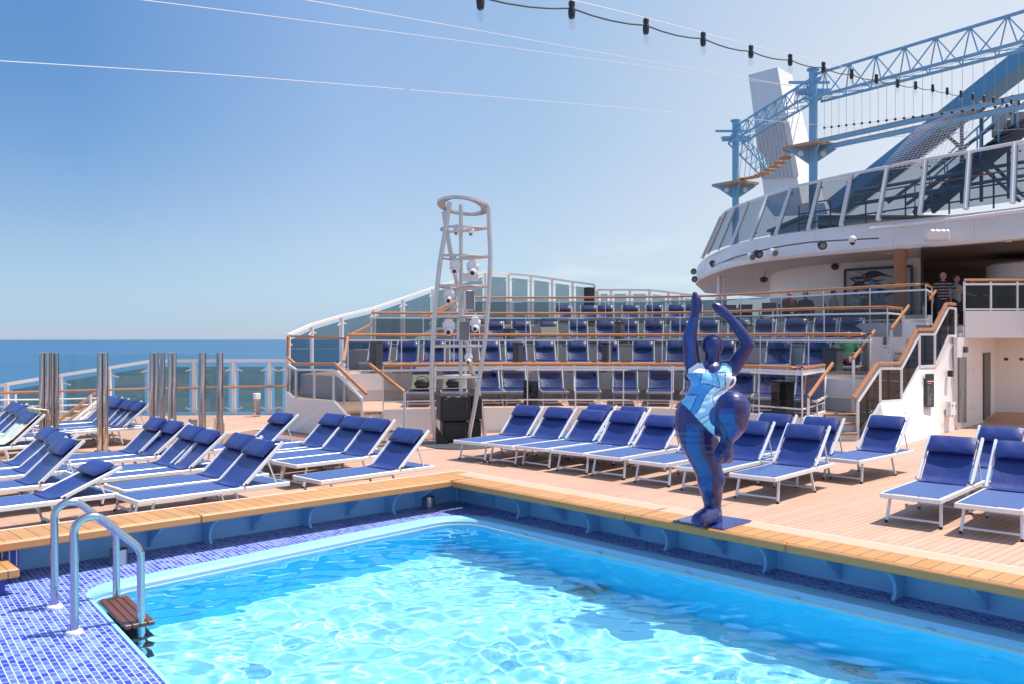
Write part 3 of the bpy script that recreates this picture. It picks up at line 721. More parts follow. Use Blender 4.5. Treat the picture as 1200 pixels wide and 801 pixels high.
def flat(name, px0, px1, y0, y1, th, mat_, par_, off=.06):
    z = lambda px, y: H - (y - Y0) / FPX * wl(px)[0].dot(FW)
    a, b = wl(px0)[0] - ND * off, wl(px1)[0] - ND * off; m = MB(); m.plate([up(a, max(.03, z(px0, y1))), up(b, max(.03, z(px1, y1))), up(b, z(px1, y0)), up(a, z(px0, y0))], th); return m.build(name, mat_, par_)
flat('door', 1120, 1128.5, 418, 494, 0.04, 'door_grey', t)
flat('handle', 1121, 1121.7, 456, 460, 0.05, 'steel', t, .09)
sg = thing('sign_board', 'tall dark notice board with small white print on the white stair wall', 'sign', tuple(onface(1086, 456, .1)))
wall_plate('board', 1081.5, 1090.5, 437.5, 476, 0.03, 'black_plastic', sg, 0.06)
wall_plate('stripe', 1082.5, 1086.5, 447.5, 449, 0.008, mat('sign_red', (0.6, 0.12, 0.08), 0.5), sg, 0.085)
m = MB()
for i in range(11):
    y = 452 + i * 2.1; x1 = 1082.6 + rnd.uniform(3.5, 6.6)
    m.plate([onface(1082.6, y + .35, .082), onface(x1, y + .35, .082), onface(x1, y - .35, .082), onface(1082.6, y - .35, .082)], 0.006)
m.build('print', 'mid_grey', sg)
wall_plate('white_line', 1082.2, 1089.8, 445.5, 446.2, 0.006, 'white_paint', sg, 0.082)
pb = thing('pipe_box', 'white hose box with taps on the wall left of the grey door', 'hose box', tuple(onface(1109, 487, .1)))
wall_plate('box', 1106.5, 1112.5, 470, 487, 0.10, 'white_metal', pb, 0.09)
for y in (474, 486):
    for x in (1104.5, 1108, 1112):
        m = MB(); m.ball(onface(x, y, .14), 0.035, n=8); m.build('tap', 'brushed_steel', pb, smooth=True)
for (x, y, lab) in ((1109.5, 437, 'small black switch on the white stair wall'), (1127, 409, 'small lamp over the grey locker door')):
    m = MB(); p = onface(x, y, .08); m.box(p - V((.05, .05, .07)), p + V((.05, .05, .07))); tag(m.build('wall_switch' if y > 420 else 'wall_lamp', 'black_plastic' if y > 420 else 'dark_grey'), lab, 'switch' if y > 420 else 'lamp')
def onwall(px, py, off=0.0): p, _ = wl(px); return V((p.x, p.y, wz(px, py))) + ND * off

# room under the bar deck at the right
rm = thing('under_deck_room', 'open white walled room under the bar deck at the right edge', 'room', tuple(up(wl(1149)[0], 0)))
c1 = wl(1149)[0]; c2 = pz(1165, 25.5, 0); c3 = pz(1420, 24.0, 0)
m = MB(); m.wall([c1.xy, c2.xy, c3.xy], 0.0, 2.13, 0.08); m.build('wall', 'white_paint', rm)
def lerp_px(px): # point on c1-c2 at column px
    k = (px - 1149) / 16.0; lo, hi = 0.0, 1.0
    for _ in range(30):
        t_ = (lo + hi) / 2; p = c1.lerp(c2, t_); q = 600 + FPX * p.dot(RT) / p.dot(FW)
        if q < px: lo = t_
        else: hi = t_
    return c1.lerp(c2, lo)
a, b = lerp_px(1149.6), lerp_px(1157); nn = V((-(c2 - c1).y, (c2 - c1).x, 0)).normalized()
if nn.dot(RT) < 0: nn = -nn
m = MB(); m.plate([up(a + nn * .06, 0.05), up(b + nn * .06, 0.05), up(b + nn * .06, 1.75), up(a + nn * .06, 1.75)], 0.04); m.build('door', 'dark_grey', rm)
for px, z in ((1133, 1.35), (1134, 0.45)):
    p = onwall(px, 420) - ND * 0.12; m = MB(); m.tube([up(p, z), up(p - ND * 0.06, z)], 0.05, 10); m.build('floodlight', 'white_metal', rm, smooth=True)
for px in (1178, 1196):
    p = pz(px, 24.6, 1.55); m = MB(); m.tube([p, p - FW * 0.08], 0.045, 10); m.build('socket', 'black_plastic', rm, smooth=True)

# bar deck slab
e0 = wl(1130)[0]; e1 = pz(1200, 21.0, 0); e2 = pz(1330, 19.0, 0)
bd = thing('bar_deck', 'white edged upper bar deck slab at the top of the stairs', 'deck slab', tuple(e0))
_slab = [FULL[4][-1] + UD * 0.1, e0, e1, e2, e2 + FW * 42 + RT * 12, pz(1180, 62, 0), pz(930, 62, 0), FULL[4][-1] + UD * 12]
m = MB(); m.prism([p.xy for p in [e0 + UD * .05, e1 + FW * .05, e2 + FW * .05, e2 + FW * 42 + RT * 12, pz(1180, 62, 0), pz(1010, 62, 0), FULL[4][-1] + UD * 6, pz(1128, 22.6, 0)]], 2.14, 2.42); m.build('slab', 'deck_margin', bd)
m = MB(); m.wall([e0.xy, e1.xy, e2.xy], 2.12, 2.76, 0.08); m.build('fascia', 'white_paint', bd)
bb = thing('bar_balustrade', 'tinted glass balustrade on the bar deck above the white fascia', 'balustrade', tuple(up(e0, 2.76)), 'terrace balustrades')
m = MB()
for a, b in zip((e0, e1), (e1, e2)):
    m.bar(up(a, 3.40), up(b, 3.40), 0.05, 0.05); m.bar(up(a, 2.80), up(b, 2.80), 0.05, 0.04)
m.build('rail', 'white_metal', bb)
m = MB(); m.tube([up(p, 3.50) for p in (e0, e1, e2)], 0.03); m.build('handrail', 'varnish', bb, smooth=True)
Q = resample([e0, e1, e2], 6)
for q in Q: m = MB(); m.bar(up(q, 2.76), up(q, 3.46), 0.04, 0.04, FW); m.build('post', 'white_metal', bb)
for a, b in zip(Q, Q[1:]): m = MB(); m.plate([up(a, 2.82), up(b, 2.82), up(b, 3.38), up(a, 3.38)], 0.012); m.build('glass_panel', 'glass_grey', bb)

# ------------------------------------------------------------------ upper deck overhang
ub = thing('upper_deck', 'white rounded upper deck overhanging the bar, with dark ceiling lights', 'upper deck', tuple(pz(1010, 29.5, 5.0)))
ZF0, ZF1, ZS = 5.0, 5.95, 7.8
botpx = [(1330, 264), (1200, 280), (1105, 288.5), (1010, 295.5), (922, 304), (866, 312), (835, 321.5), (821, 328), (815, 333.5)]
def zfor(y, z): return FPX * (z - H) / (Y0 - y)
edge = [pz(px, zfor(y, ZF0), 0) for px, y in botpx]
edge_s = [V(p) for p in spline([tuple(p) for p in edge], 5)]
back = [edge[-1] + FW * 9 + RT * 2.5, edge[-1] + FW * 16 + RT * 9, edge[0] + FW * 30 + RT * 6]
cenp = pz(1150, 42, 0)
topedge = [p + (cenp - p).normalized() * 0.10 for p in edge_s]
m = MB(); m.strip([up(p, ZF0 + 0.03) for p in edge_s], [up(p + (cenp - p).normalized() * -0.05, ZF0 + 0.12) for p in edge_s])
m.strip([up(p + (cenp - p).normalized() * -0.05, ZF0 + 0.12) for p in edge_s], [up(p, ZF1) for p in topedge]); m.build('fascia', 'white_paint', ub, smooth=True)
m = MB()
for i in range(3, len(edge_s) - 4, 5):
    a_ = edge_s[i] + (cenp - edge_s[i]).normalized() * -0.052; b_ = topedge[i]; m.bar(up(a_, ZF0 + .13), up(b_ + (cenp - b_).normalized() * -.004, ZF1 - .02), .012, .006, FW)
m.build('plate_seam', 'ceiling', ub)
m = MB(); m.prism([p.xy for p in edge_s] + [p.xy for p in back], ZF0 - 0.001, ZF0 + 0.03); m.build('ceiling', 'ceiling', ub)
m = MB(); m.prism([p.xy for p in topedge] + [p.xy for p in back], ZF1 - 0.08, ZF1); m.build('roof_deck', 'mid_grey', ub)
# curved white wall with the painting, then the dark bar opening
wp_ = [pz(904, 41, 0), pz(914, 38, 0), pz(935, 36, 0), pz(975, 34.2, 0), pz(1020, 33.0, 0), pz(1079, 31.6, 0)]
wps = [V(p) for p in spline([tuple(p) for p in wp_], 5)]
m = MB(); m.wall([p.xy for p in wps], FL[4], ZF0 - 0.002, 0.12); m.build('wall', 'white_paint', ub)
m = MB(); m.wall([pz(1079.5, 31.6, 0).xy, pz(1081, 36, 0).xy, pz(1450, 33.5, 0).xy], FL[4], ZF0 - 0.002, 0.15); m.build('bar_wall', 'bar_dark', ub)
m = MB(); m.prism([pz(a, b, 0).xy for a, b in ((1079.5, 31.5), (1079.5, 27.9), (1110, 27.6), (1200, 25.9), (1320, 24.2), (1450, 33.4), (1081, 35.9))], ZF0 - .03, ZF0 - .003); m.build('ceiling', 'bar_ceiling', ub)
m = MB(); c = pz(1055, 28.6, 0); m.lathe(up(c, FL[4]), [(0.20, 0), (0.20, ZF0 - FL[4])], 20); m.build('column', 'column_wood', ub, smooth=True)
for px in (843, 849):
    m = MB(); c = pz(px, 41, 0); m.lathe(up(c, FL[4]), [(0.10, 0), (0.10, ZF0 - FL[4])], 12); m.build('column', 'white_paint', ub, smooth=True)
for px, y in ((1043, 297), (1103, 291), (1120, 297), (1140, 304), (1148, 308), (1182, 283), (1163, 300), (872, 322), (888, 327), (905, 330), (1112, 306), (1190, 292)):
    Z = zfor(y, ZF0)
    if Z < 60: m = MB(); m.lathe(up(pz(px, Z, 0), ZF0 - 0.02), [(0.09, 0), (0.09, 0.018)], 12); m.build('downlight', 'lamp_glass', ub, smooth=True)
m = MB(); c = pz(1235, 30, 0); m.lathe(up(c, 4.1), [(2.0, 0), (2.05, 0.05), (2.05, 0.5), (2.0, 0.55)], 40); m.build('bar_canopy', 'white_paint', ub, smooth=True)
m = MB(); m.lathe(up(c, FL[4]), [(1.7, 0), (1.7, 1.05), (1.85, 1.06), (1.85, 1.12)], 40); m.build('bar_counter', 'bar_dark', ub, smooth=True)
# painting: abstract dark swirls with one blue figure
pa_, pb_ = pz(991, 33.45, 0), pz(1069, 31.6, 0)
pt = thing('wall_painting', 'wide abstract painting of dark swirls and a blue patch behind the wooden column', 'painting', tuple(up(pa_, 3.7)))
nrm = V((-(pb_ - pa_).y, (pb_ - pa_).x, 0)).normalized(); nrm = nrm if nrm.dot(FW) < 0 else -nrm
zt0, zb0 = 5.0 - 0.30, 2.95
fr = [up(pa_, zb0), up(pb_, zb0), up(pb_, zt0), up(pa_, zt0)]
m = MB(); m.plate([p + nrm * 0.02 for p in fr], 0.05); m.build('canvas', mat('canvas_pale', (0.46, 0.44, 0.43), 0.6), pt)
m = MB()
for a, b in zip(fr, fr[1:] + fr[:1]): m.bar(a + nrm * 0.06, b + nrm * 0.06, 0.06, 0.09)
m.build('frame', mat('frame_navy', (0.02, 0.025, 0.06), 0.4), pt)
def pc(u, v, o): return up(pa_.lerp(pb_, u), lerp(zb0, zt0, v)) + nrm * o
m = MB()
for i in range(34):
    u0 = rnd.uniform(0.03, 0.45); u1 = min(.97, u0 + rnd.uniform(0.25, 0.6)); v0 = 0.08 + 0.026 * i + rnd.uniform(-.02, .02); v1 = v0 + rnd.uniform(-0.1, 0.14); w = rnd.uniform(0.012, 0.045)
    top, bot = [], []
    for k in range(13):
        s_ = k / 12; u = lerp(u0, u1, s_); v = lerp(v0, v1, s_) + 0.05 * math.sin(s_ * 5 + i); hw = w * math.sin(math.pi * min(1, s_ + .02)) * (1 + .5 * math.sin(7 * s_ + i))
        top.append(pc(min(.97, u), min(.95, max(.05, v + hw)), 0.048 + i * 0.0004)); bot.append(pc(min(.97, u), min(.95, max(.05, v - hw)), 0.048 + i * 0.0004))
    m.strip(top, bot)
m.build('swirls', mat('swirl_dark', (0.035, 0.035, 0.06), 0.6), pt)
m = MB(); m.add([pc(u, v, 0.064) for u, v in ((.40, .78), (.47, .70), (.52, .48), (.50, .30), (.45, .33), (.42, .50), (.36, .66))], [tuple(range(7))])
m.add([pc(u, v, 0.064) for u, v in ((.53, .48), (.60, .52), (.64, .44), (.58, .34), (.54, .38))], [tuple(range(5))])
m.build('blue_patch', mat('paint_blue', (0.10, 0.25, 0.55), 0.6), pt)

# windscreen on the upper deck edge
ws = thing('upper_windscreen', 'leaning grey glass windscreen with white posts along the upper deck edge', 'windscreen', tuple(pz(1010, 29.5, ZF1)))
pairs = [((823, 303), (845, 254)), ((829, 298), (851, 248)), ((841, 293), (862, 242.5)), ((857, 288), (877, 237)), ((880, 281.5), (900, 229)), ((909, 276), (927.5, 220)), ((947, 270), (961.5, 212)), ((985.5, 265), (998, 204)), ((1029, 258.7), (1040, 196)), ((1078, 252), (1085, 186.5)), ((1132, 245.5), (1136.5, 178)), ((1187, 238.5), (1189.5, 168)), ((1246, 231), (1247, 158)), ((1310, 223), (1310, 147))]
PB_ = [pz(a[0], zfor(a[1], ZF1), ZF1) for a, b in pairs]; PT_ = [pz(b[0], zfor(b[1], ZS), ZS) for a, b in pairs]
m = MB(); m.tube(PT_, 0.055, 8); m.build('top_rail', 'white_metal', ws, smooth=True)
for a, b in zip(PB_, PT_): m = MB(); m.bar(a, b, 0.14, 0.10, FW); m.build('post', 'white_metal', ws)
for i in range(len(pairs) - 1):
    a, b, c, d_ = PB_[i], PB_[i+1], PT_[i+1], PT_[i]
    e = 0.045; q = [a.lerp(b, e), b.lerp(a, e), c.lerp(d_, e), d_.lerp(c, e)]; q[0] = q[0].lerp(q[3], .03); q[1] = q[1].lerp(q[2], .03); q[2] = q[2].lerp(q[1], .04); q[3] = q[3].lerp(q[0], .04)
    m = MB(); m.plate(q, 0.014); m.build('glass_panel', 'glass_screen', ws)
    if i > 3:
        m = MB()
        for s_ in (0.12, 0.88):
            for u_ in (0.06, 0.94):
                p = q[0].lerp(q[3], s_).lerp(q[1].lerp(q[2], s_), u_) - FW * 0.03; m.ball(p, 0.035, n=6)
        m.build('clamp', 'black_plastic', ws)
# rail pipe on the fascia at the right + floodlights
pp = thing('fascia_pipe', 'long white pipe bracketed to the upper deck fascia at right', 'pipe', tuple(pz(1100, 27, 5.5)))
P = [pz(px, zfor(y, 5.62) - 0.35, 5.62) for px, y in ((1020, 270), (1110, 260), (1200, 249), (1300, 238))]
m = MB(); m.tube(P, 0.06, 10); m.build('pipe', 'white_metal', pp, smooth=True)
for p in resample(P, 5): m = MB(); m.bar(p, p + FW * 0.5 - V((0, 0, .05)), 0.06, 0.05); m.build('bracket', 'white_metal', pp)
rodp = [(819, 322), (835, 313), (860, 303), (890, 295), (920, 289), (950, 285), (980, 283), (1030, 280.5)]
rod = [pz(px, zfor(y, 5.35) - 0.25, 5.35) for px, y in rodp]
rd = thing('light_rail', 'thin rail along the white fascia carrying small spotlights', 'light rail', tuple(rod[3]))
m = MB(); m.tube(rod, 0.025, 6); m.build('rail', 'dark_grey', rd, smooth=True)
for px, y, nm, mt_, lab in ((813, 318, 'spotlight', 'black_plastic', 'upper of two black spotlights at the rounded left tip of the fascia'), (814, 327, 'spotlight', 'black_plastic', 'lower of two black spotlights at the rounded left tip of the fascia'),
                       (835, 309, 'spotlight', 'black_plastic', 'black spotlight near the left end of the fascia rail'), (888, 297.5, 'spotlight', 'black_plastic', 'black spotlight beside the small clear box on the fascia rail'),
                       (963, 287, 'spotlight', 'black_plastic', 'black round spotlight on the fascia rail left of the white camera dome'), (880, 300.5, 'spotlight', 'white_metal', 'small pale square lamp on the fascia rail'),
                       (906, 296, 'spotlight', 'white_metal', 'white cylindrical lamp in the middle of the fascia rail'), (999, 281, 'dome_camera', 'white_metal', 'white dome camera at the right end of the fascia rail')):
    Z = interp(px, [(p_[0], q.dot(FW)) for p_, q in zip(rodp, rod)]); p = at(px, y, Z - 0.2)
    t = thing(nm, lab, 'spotlight' if nm == 'spotlight' else 'camera', tuple(p), 'spotlights on the fascia')
    m = MB(); dirv = (-FW - UP * 0.35 + RT * rnd.uniform(-.5, .3)).normalized()
    if nm == 'spotlight': m.tube([p - dirv * 0.16, p - dirv * 0.1, p + dirv * 0.14], [0.06, 0.13, 0.15], 12); m.build('housing', mt_, t, smooth=True)
    else: m.ball(p, 0.13, n=14); m.build('housing', mt_, t, smooth=True); m = MB(); m.ball(p - UP * 0.10, 0.085, n=12); m.build('lens', 'black_plastic', t, smooth=True)
    m = MB(); m.tube([p + dirv * 0.15, p + dirv * 0.16], 0.10 if nm == 'spotlight' else 0.03, 12); m.build('lens', 'mid_grey', t, smooth=True)
    m = MB(); m.bar(p, p + FW * 0.25 + UP * 0.02, 0.04, 0.04); m.build('mount', 'dark_grey', t)
sp = thing('wall_speaker', 'white loudspeaker box on the fascia above the bar', 'speaker', tuple(at(1098, 276, 27.2)))
m = MB(); p = at(1098, 276, 27.0); m.box((-.36, -.12, -.17), (.36, .16, .17), Matrix.Translation(p) @ Matrix(((RT.x, FW.x, 0), (RT.y, FW.y, 0), (0, 0, 1))).to_4x4()); m.build('cabinet', 'white_metal', sp, bevel=.05)
m = MB(); m.bar(p, p + FW * 0.6, 0.06, 0.06); m.build('bracket', 'white_metal', sp)
# things hanging from the overhang ceiling
for px, y, lab in ((979, 313, 'small dark camera on the white wall left of the painting'), (895, 328, 'camera bracket hanging under the overhang near its rounded left end')):
    p = at(px, y, 34.0 if px > 950 else 37.0); t = thing('bracket_camera', lab, 'camera', tuple(p), 'cameras under the overhang')
    m = MB(); m.ball(p, 0.16, (1.4, 1, .8)); m.build('housing', 'dark_grey', t, smooth=True); m = MB(); m.bar(p, p + UP * 0.4 + RT * .1, 0.05, 0.05); m.bar(p, p + FW * 0.5, 0.06, 0.06); m.build('bracket', 'brushed_steel', t)

# ------------------------------------------------------------------ sea fence at the left, terrace wind fence
def fence_run(name, label, P, zb, zt, post_w=0.10, mat_glass='glass_fence', hook=True, midrail=None, gap=0.05):
    t = thing(name, label, 'glass fence', (P[0].x, P[0].y, zb[0]))
    m = MB()
    for i in range(len(P) - 1): m.bar(up(P[i], zt[i]), up(P[i+1], zt[i+1]), 0.09, 0.08)
    m.build('top_rail', 'white_metal', t)
    for i, p in enumerate(P):
        m = MB(); m.bar(up(p, zb[i]), up(p, zt[i] - 0.03), post_w, 0.09, FW); m.build('post', 'white_metal', t)
    for i in range(len(P) - 1):
        d_ = (P[i+1] - P[i]); L = d_.length; d_ /= L; g = post_w / 2 + gap + 0.04
        a, b = P[i] + d_ * g, P[i+1] - d_ * g; za = lerp(zt[i], zt[i+1], g / L) - 0.16; zc = lerp(zt[i], zt[i+1], 1 - g / L) - 0.16
        m = MB(); m.plate([up(a, lerp(zb[i], zb[i+1], g / L) + .08), up(b, lerp(zb[i], zb[i+1], 1 - g / L) + .08), up(b, zc), up(a, za)], 0.014); m.build('glass_panel', mat_glass, t)
        if hook:
            m = MB()
            for q, z, sg_ in ((a, za - .12, 1), (b, zc - .12, -1), (a, zb[i] + .2, 1), (b, zb[i+1] + .2, -1)):
                m.bar(up(q - d_ * sg_ * g, z + .08 * (1 if z > zb[i] + .5 else -1)), up(q + d_ * sg_ * 0.10, z), 0.03, 0.035)
            m.build('clamp', 'white_metal', t)
    if midrail is not None:
        m = MB(); m.tube([up(p, z) + (-FW) * 0.12 for p, z in zip(P, midrail)], 0.03, 8); m.build('handrail', 'varnish', t, smooth=True)
    return t
fp = [(-160, 22.0), (-70, 22.3), (8, 22.7), (71, 23.3), (128, 23.9), (176, 24.4), (228, 24.5), (274, 24.6), (316, 24.6), (337, 24.6)]
ft = [(-160, 478), (0, 451), (46, 442.8), (113.6, 433), (165, 423.5), (178, 422.4), (337, 422)]
P = [pz(a, b, 0) for a, b in fp]; ZT_ = [H - (interp(a, ft) - Y0) / FPX * b for a, b in fp]
mr_ = [H - (interp(a, [(-160, 463), (0, 459.5), (113, 456), (175, 454.5), (337, 451.5)]) - Y0) / FPX * b for a, b in fp]
fence_run('sea_fence', 'white framed glass fence along the ship side in front of the open sea', P, [0.0] * len(P), ZT_, midrail=mr_, mat_glass='glass_sea')
def floor_under(px): return interp(px, [(338, 0.0), (365, 0.5), (400, 1.1), (440, 1.1), (472, 1.78), (507, 2.43), (900, 2.43)])
P = [pz(a, b, 0) for a, b, c in amph_fence]
fence_run('terrace_windscreen', 'tall glass wind fence climbing beside and behind the terraces', P, [floor_under(a) for a, b, c in amph_fence], [H - (c - Y0) / FPX * b for a, b, c in amph_fence])
P = [pz(a, b, 0) for a, b, c in fence_back]
fence_run('terrace_windscreen', 'lower glass wind fence behind the topmost terrace row left of the overhang', P, [2.43] * len(P), [H - (c - Y0) / FPX * b for a, b, c in fence_back])
m = MB(); p = at(690.5, 350, 35.6); m.box(p - V((.16, .16, 1.2)), p + V((.16, .16, .45))); tag(m.build('column_speaker', 'black_plastic', bevel=0.02), 'tall black speaker at the step of the wind fence', 'speaker')

# white gangway railing with wooden diagonal at the far left
gr = thing('gangway_railing', 'white horizontal bar railing with two sloping wooden handrails at far left', 'railing', tuple(pz(60, 22, 0)))
m = MB()
for z in (0.12, 0.28, 0.44, 0.60): m.tube([pz(-40, 21.6, z), pz(60, 22.0, z), pz(132, 22.6, z)], 0.022, 6)
for px in (-30, 18, 68, 106): m.tube([pz(px, 21.95, 0.0), pz(px, 21.95, 0.72)], 0.03, 6)
m.build('bars', 'white_metal', gr, smooth=True)
for a, b in (((68, 493), (112, 459.5)), ((80, 493), (112, 469))):
    m = MB(); m.bar(at(*a, 21.4), at(*b, 22.2), 0.05, 0.06); m.build('handrail', 'varnish', gr)
m = MB(); m.bar(at(84, 494, 21.2), at(118, 466, 22.0), 0.04, 0.05); m.bar(at(92, 494, 21.2), at(112, 476, 22.0), 0.04, 0.05); m.build('stringer', 'white_metal', gr)

# ------------------------------------------------------------------ left stairs
t = thing('left_staircase', 'short outdoor staircase with white parapet and wooden handrails at the terraces left end', 'staircase', tuple(pz(400, 19, 0)))
L0, R0, L1, R1 = pz(391, 19.05, 0), pz(434, 19.6, 0), pz(425, 18.35, 0), pz(475, 18.85, 0)
mt = MB(); ms = MB()
for i in range(3):
    a, b, c, d_ = L1.lerp(L0, i / 3), R1.lerp(R0, i / 3), R1.lerp(R0, (i + 1) / 3), L1.lerp(L0, (i + 1) / 3); z = 0.51 * (i + 1) / 3.0 - 0.004
    ms.prism([p.xy for p in (a.lerp(d_, .06), b.lerp(c, .06), c.lerp(b, .01), d_.lerp(a, .01))], 0.004, z - 0.035); mt.prism([p.xy for p in (a, b, c, d_)], z - 0.035, z)
ms.build('riser', 'white_paint', t); mt.build('tread', 'tread', t)
pl = [(336, 20.45, 457), (346, 20.1, 466), (391, 19.0, 468), (409, 18.65, 487), (425, 18.35, 504)]
m = MB(); m.plate([pz(a, b - .06, max(0, H - (c - Y0) / FPX * b)) for a, b, c in pl[:3]] + [pz(391, 18.94, 0), pz(346, 20.04, 0), pz(336, 20.39, 0)], 0.07)
m.plate([pz(391, 18.94, H - 71 / FPX * 19), pz(409, 18.6, H - 90 / FPX * 18.65), pz(425, 18.3, 0.02), pz(391, 18.94, 0.02)], 0.07); m.build('parapet', 'white_paint', t)
wr = [(338, 20.45, 427), (347, 20.1, 432.5), (391, 19.0, 433), (424, 18.36, 466.5)]
P3 = [at(a, c, b - .06) for a, b, c in wr]; m = MB()
for a, b in zip(P3, P3[1:]): m.bar(a, b, 0.045, 0.045)
m.build('rail', 'white_metal', t)
Pp = [at(a, c, b - .06) for a, b, c in pl]
for i, (a, b) in enumerate(zip(P3, P3[1:])):
    lo0, lo1 = Pp[i], (Pp[i+1] if i < 2 else up(P3[3], 0.12)); m = MB(); m.plate([lo0.lerp(lo1, .02), lo1.lerp(lo0, .02), b.lerp(a, .02), a.lerp(b, .02)], 0.012); m.build('glass_panel', 'glass_grey', t)
for p in (P3[0], P3[1], P3[2], P3[3], P3[1].lerp(P3[2], .5)): m = MB(); m.bar(up(p, 0.0 if p is P3[3] else 0.5), p, 0.045, 0.045, FW); m.build('post', 'white_metal', t)
m = MB()
wd = [at(338, 394, 20.5), at(337, 418, 20.45), at(346, 426, 20.05), at(393, 426, 18.95), at(429.6, 461, 18.2)]
for a, b in zip(wd, wd[1:]): m.bar(a, b, 0.06, 0.07)
m.build('handrail', 'varnish', t, bevel=0.012)
m = MB(); m.bar(at(433, 426, 19.6), at(474, 459, 18.8), 0.06, 0.07); m.build('handrail', 'varnish', t, bevel=0.012)
m = MB(); m.bar(at(339, 394, 22.4), at(406, 397, 22.6), 0.05, 0.05); m.build('handrail', 'varnish', t)
m = MB(); m.bar(at(408, 395, 22.5), at(403, 423, 21.4), 0.06, 0.07); m.build('handrail', 'varnish', t)
for a, za, b, zb_ in (((411, 393), 24.5, (435, 380.5), 26.2), ((496, 371), 28, (537, 359.5), 30.0), ((512, 364), 28.2, (536, 352), 30.0)):
    m = MB(); m.bar(at(*a, za), at(*b, zb_), 0.05, 0.06); m.build('handrail', 'varnish', t)
for px, Z, zb_, y in ((474, 18.8, 0.0, 459), (403, 21.4, 0.51, 424)):
    m = MB(); p = at(px, y, Z); m.bar(up(p, zb_), p, 0.05, 0.05, FW); m.build('post', 'white_metal', t)

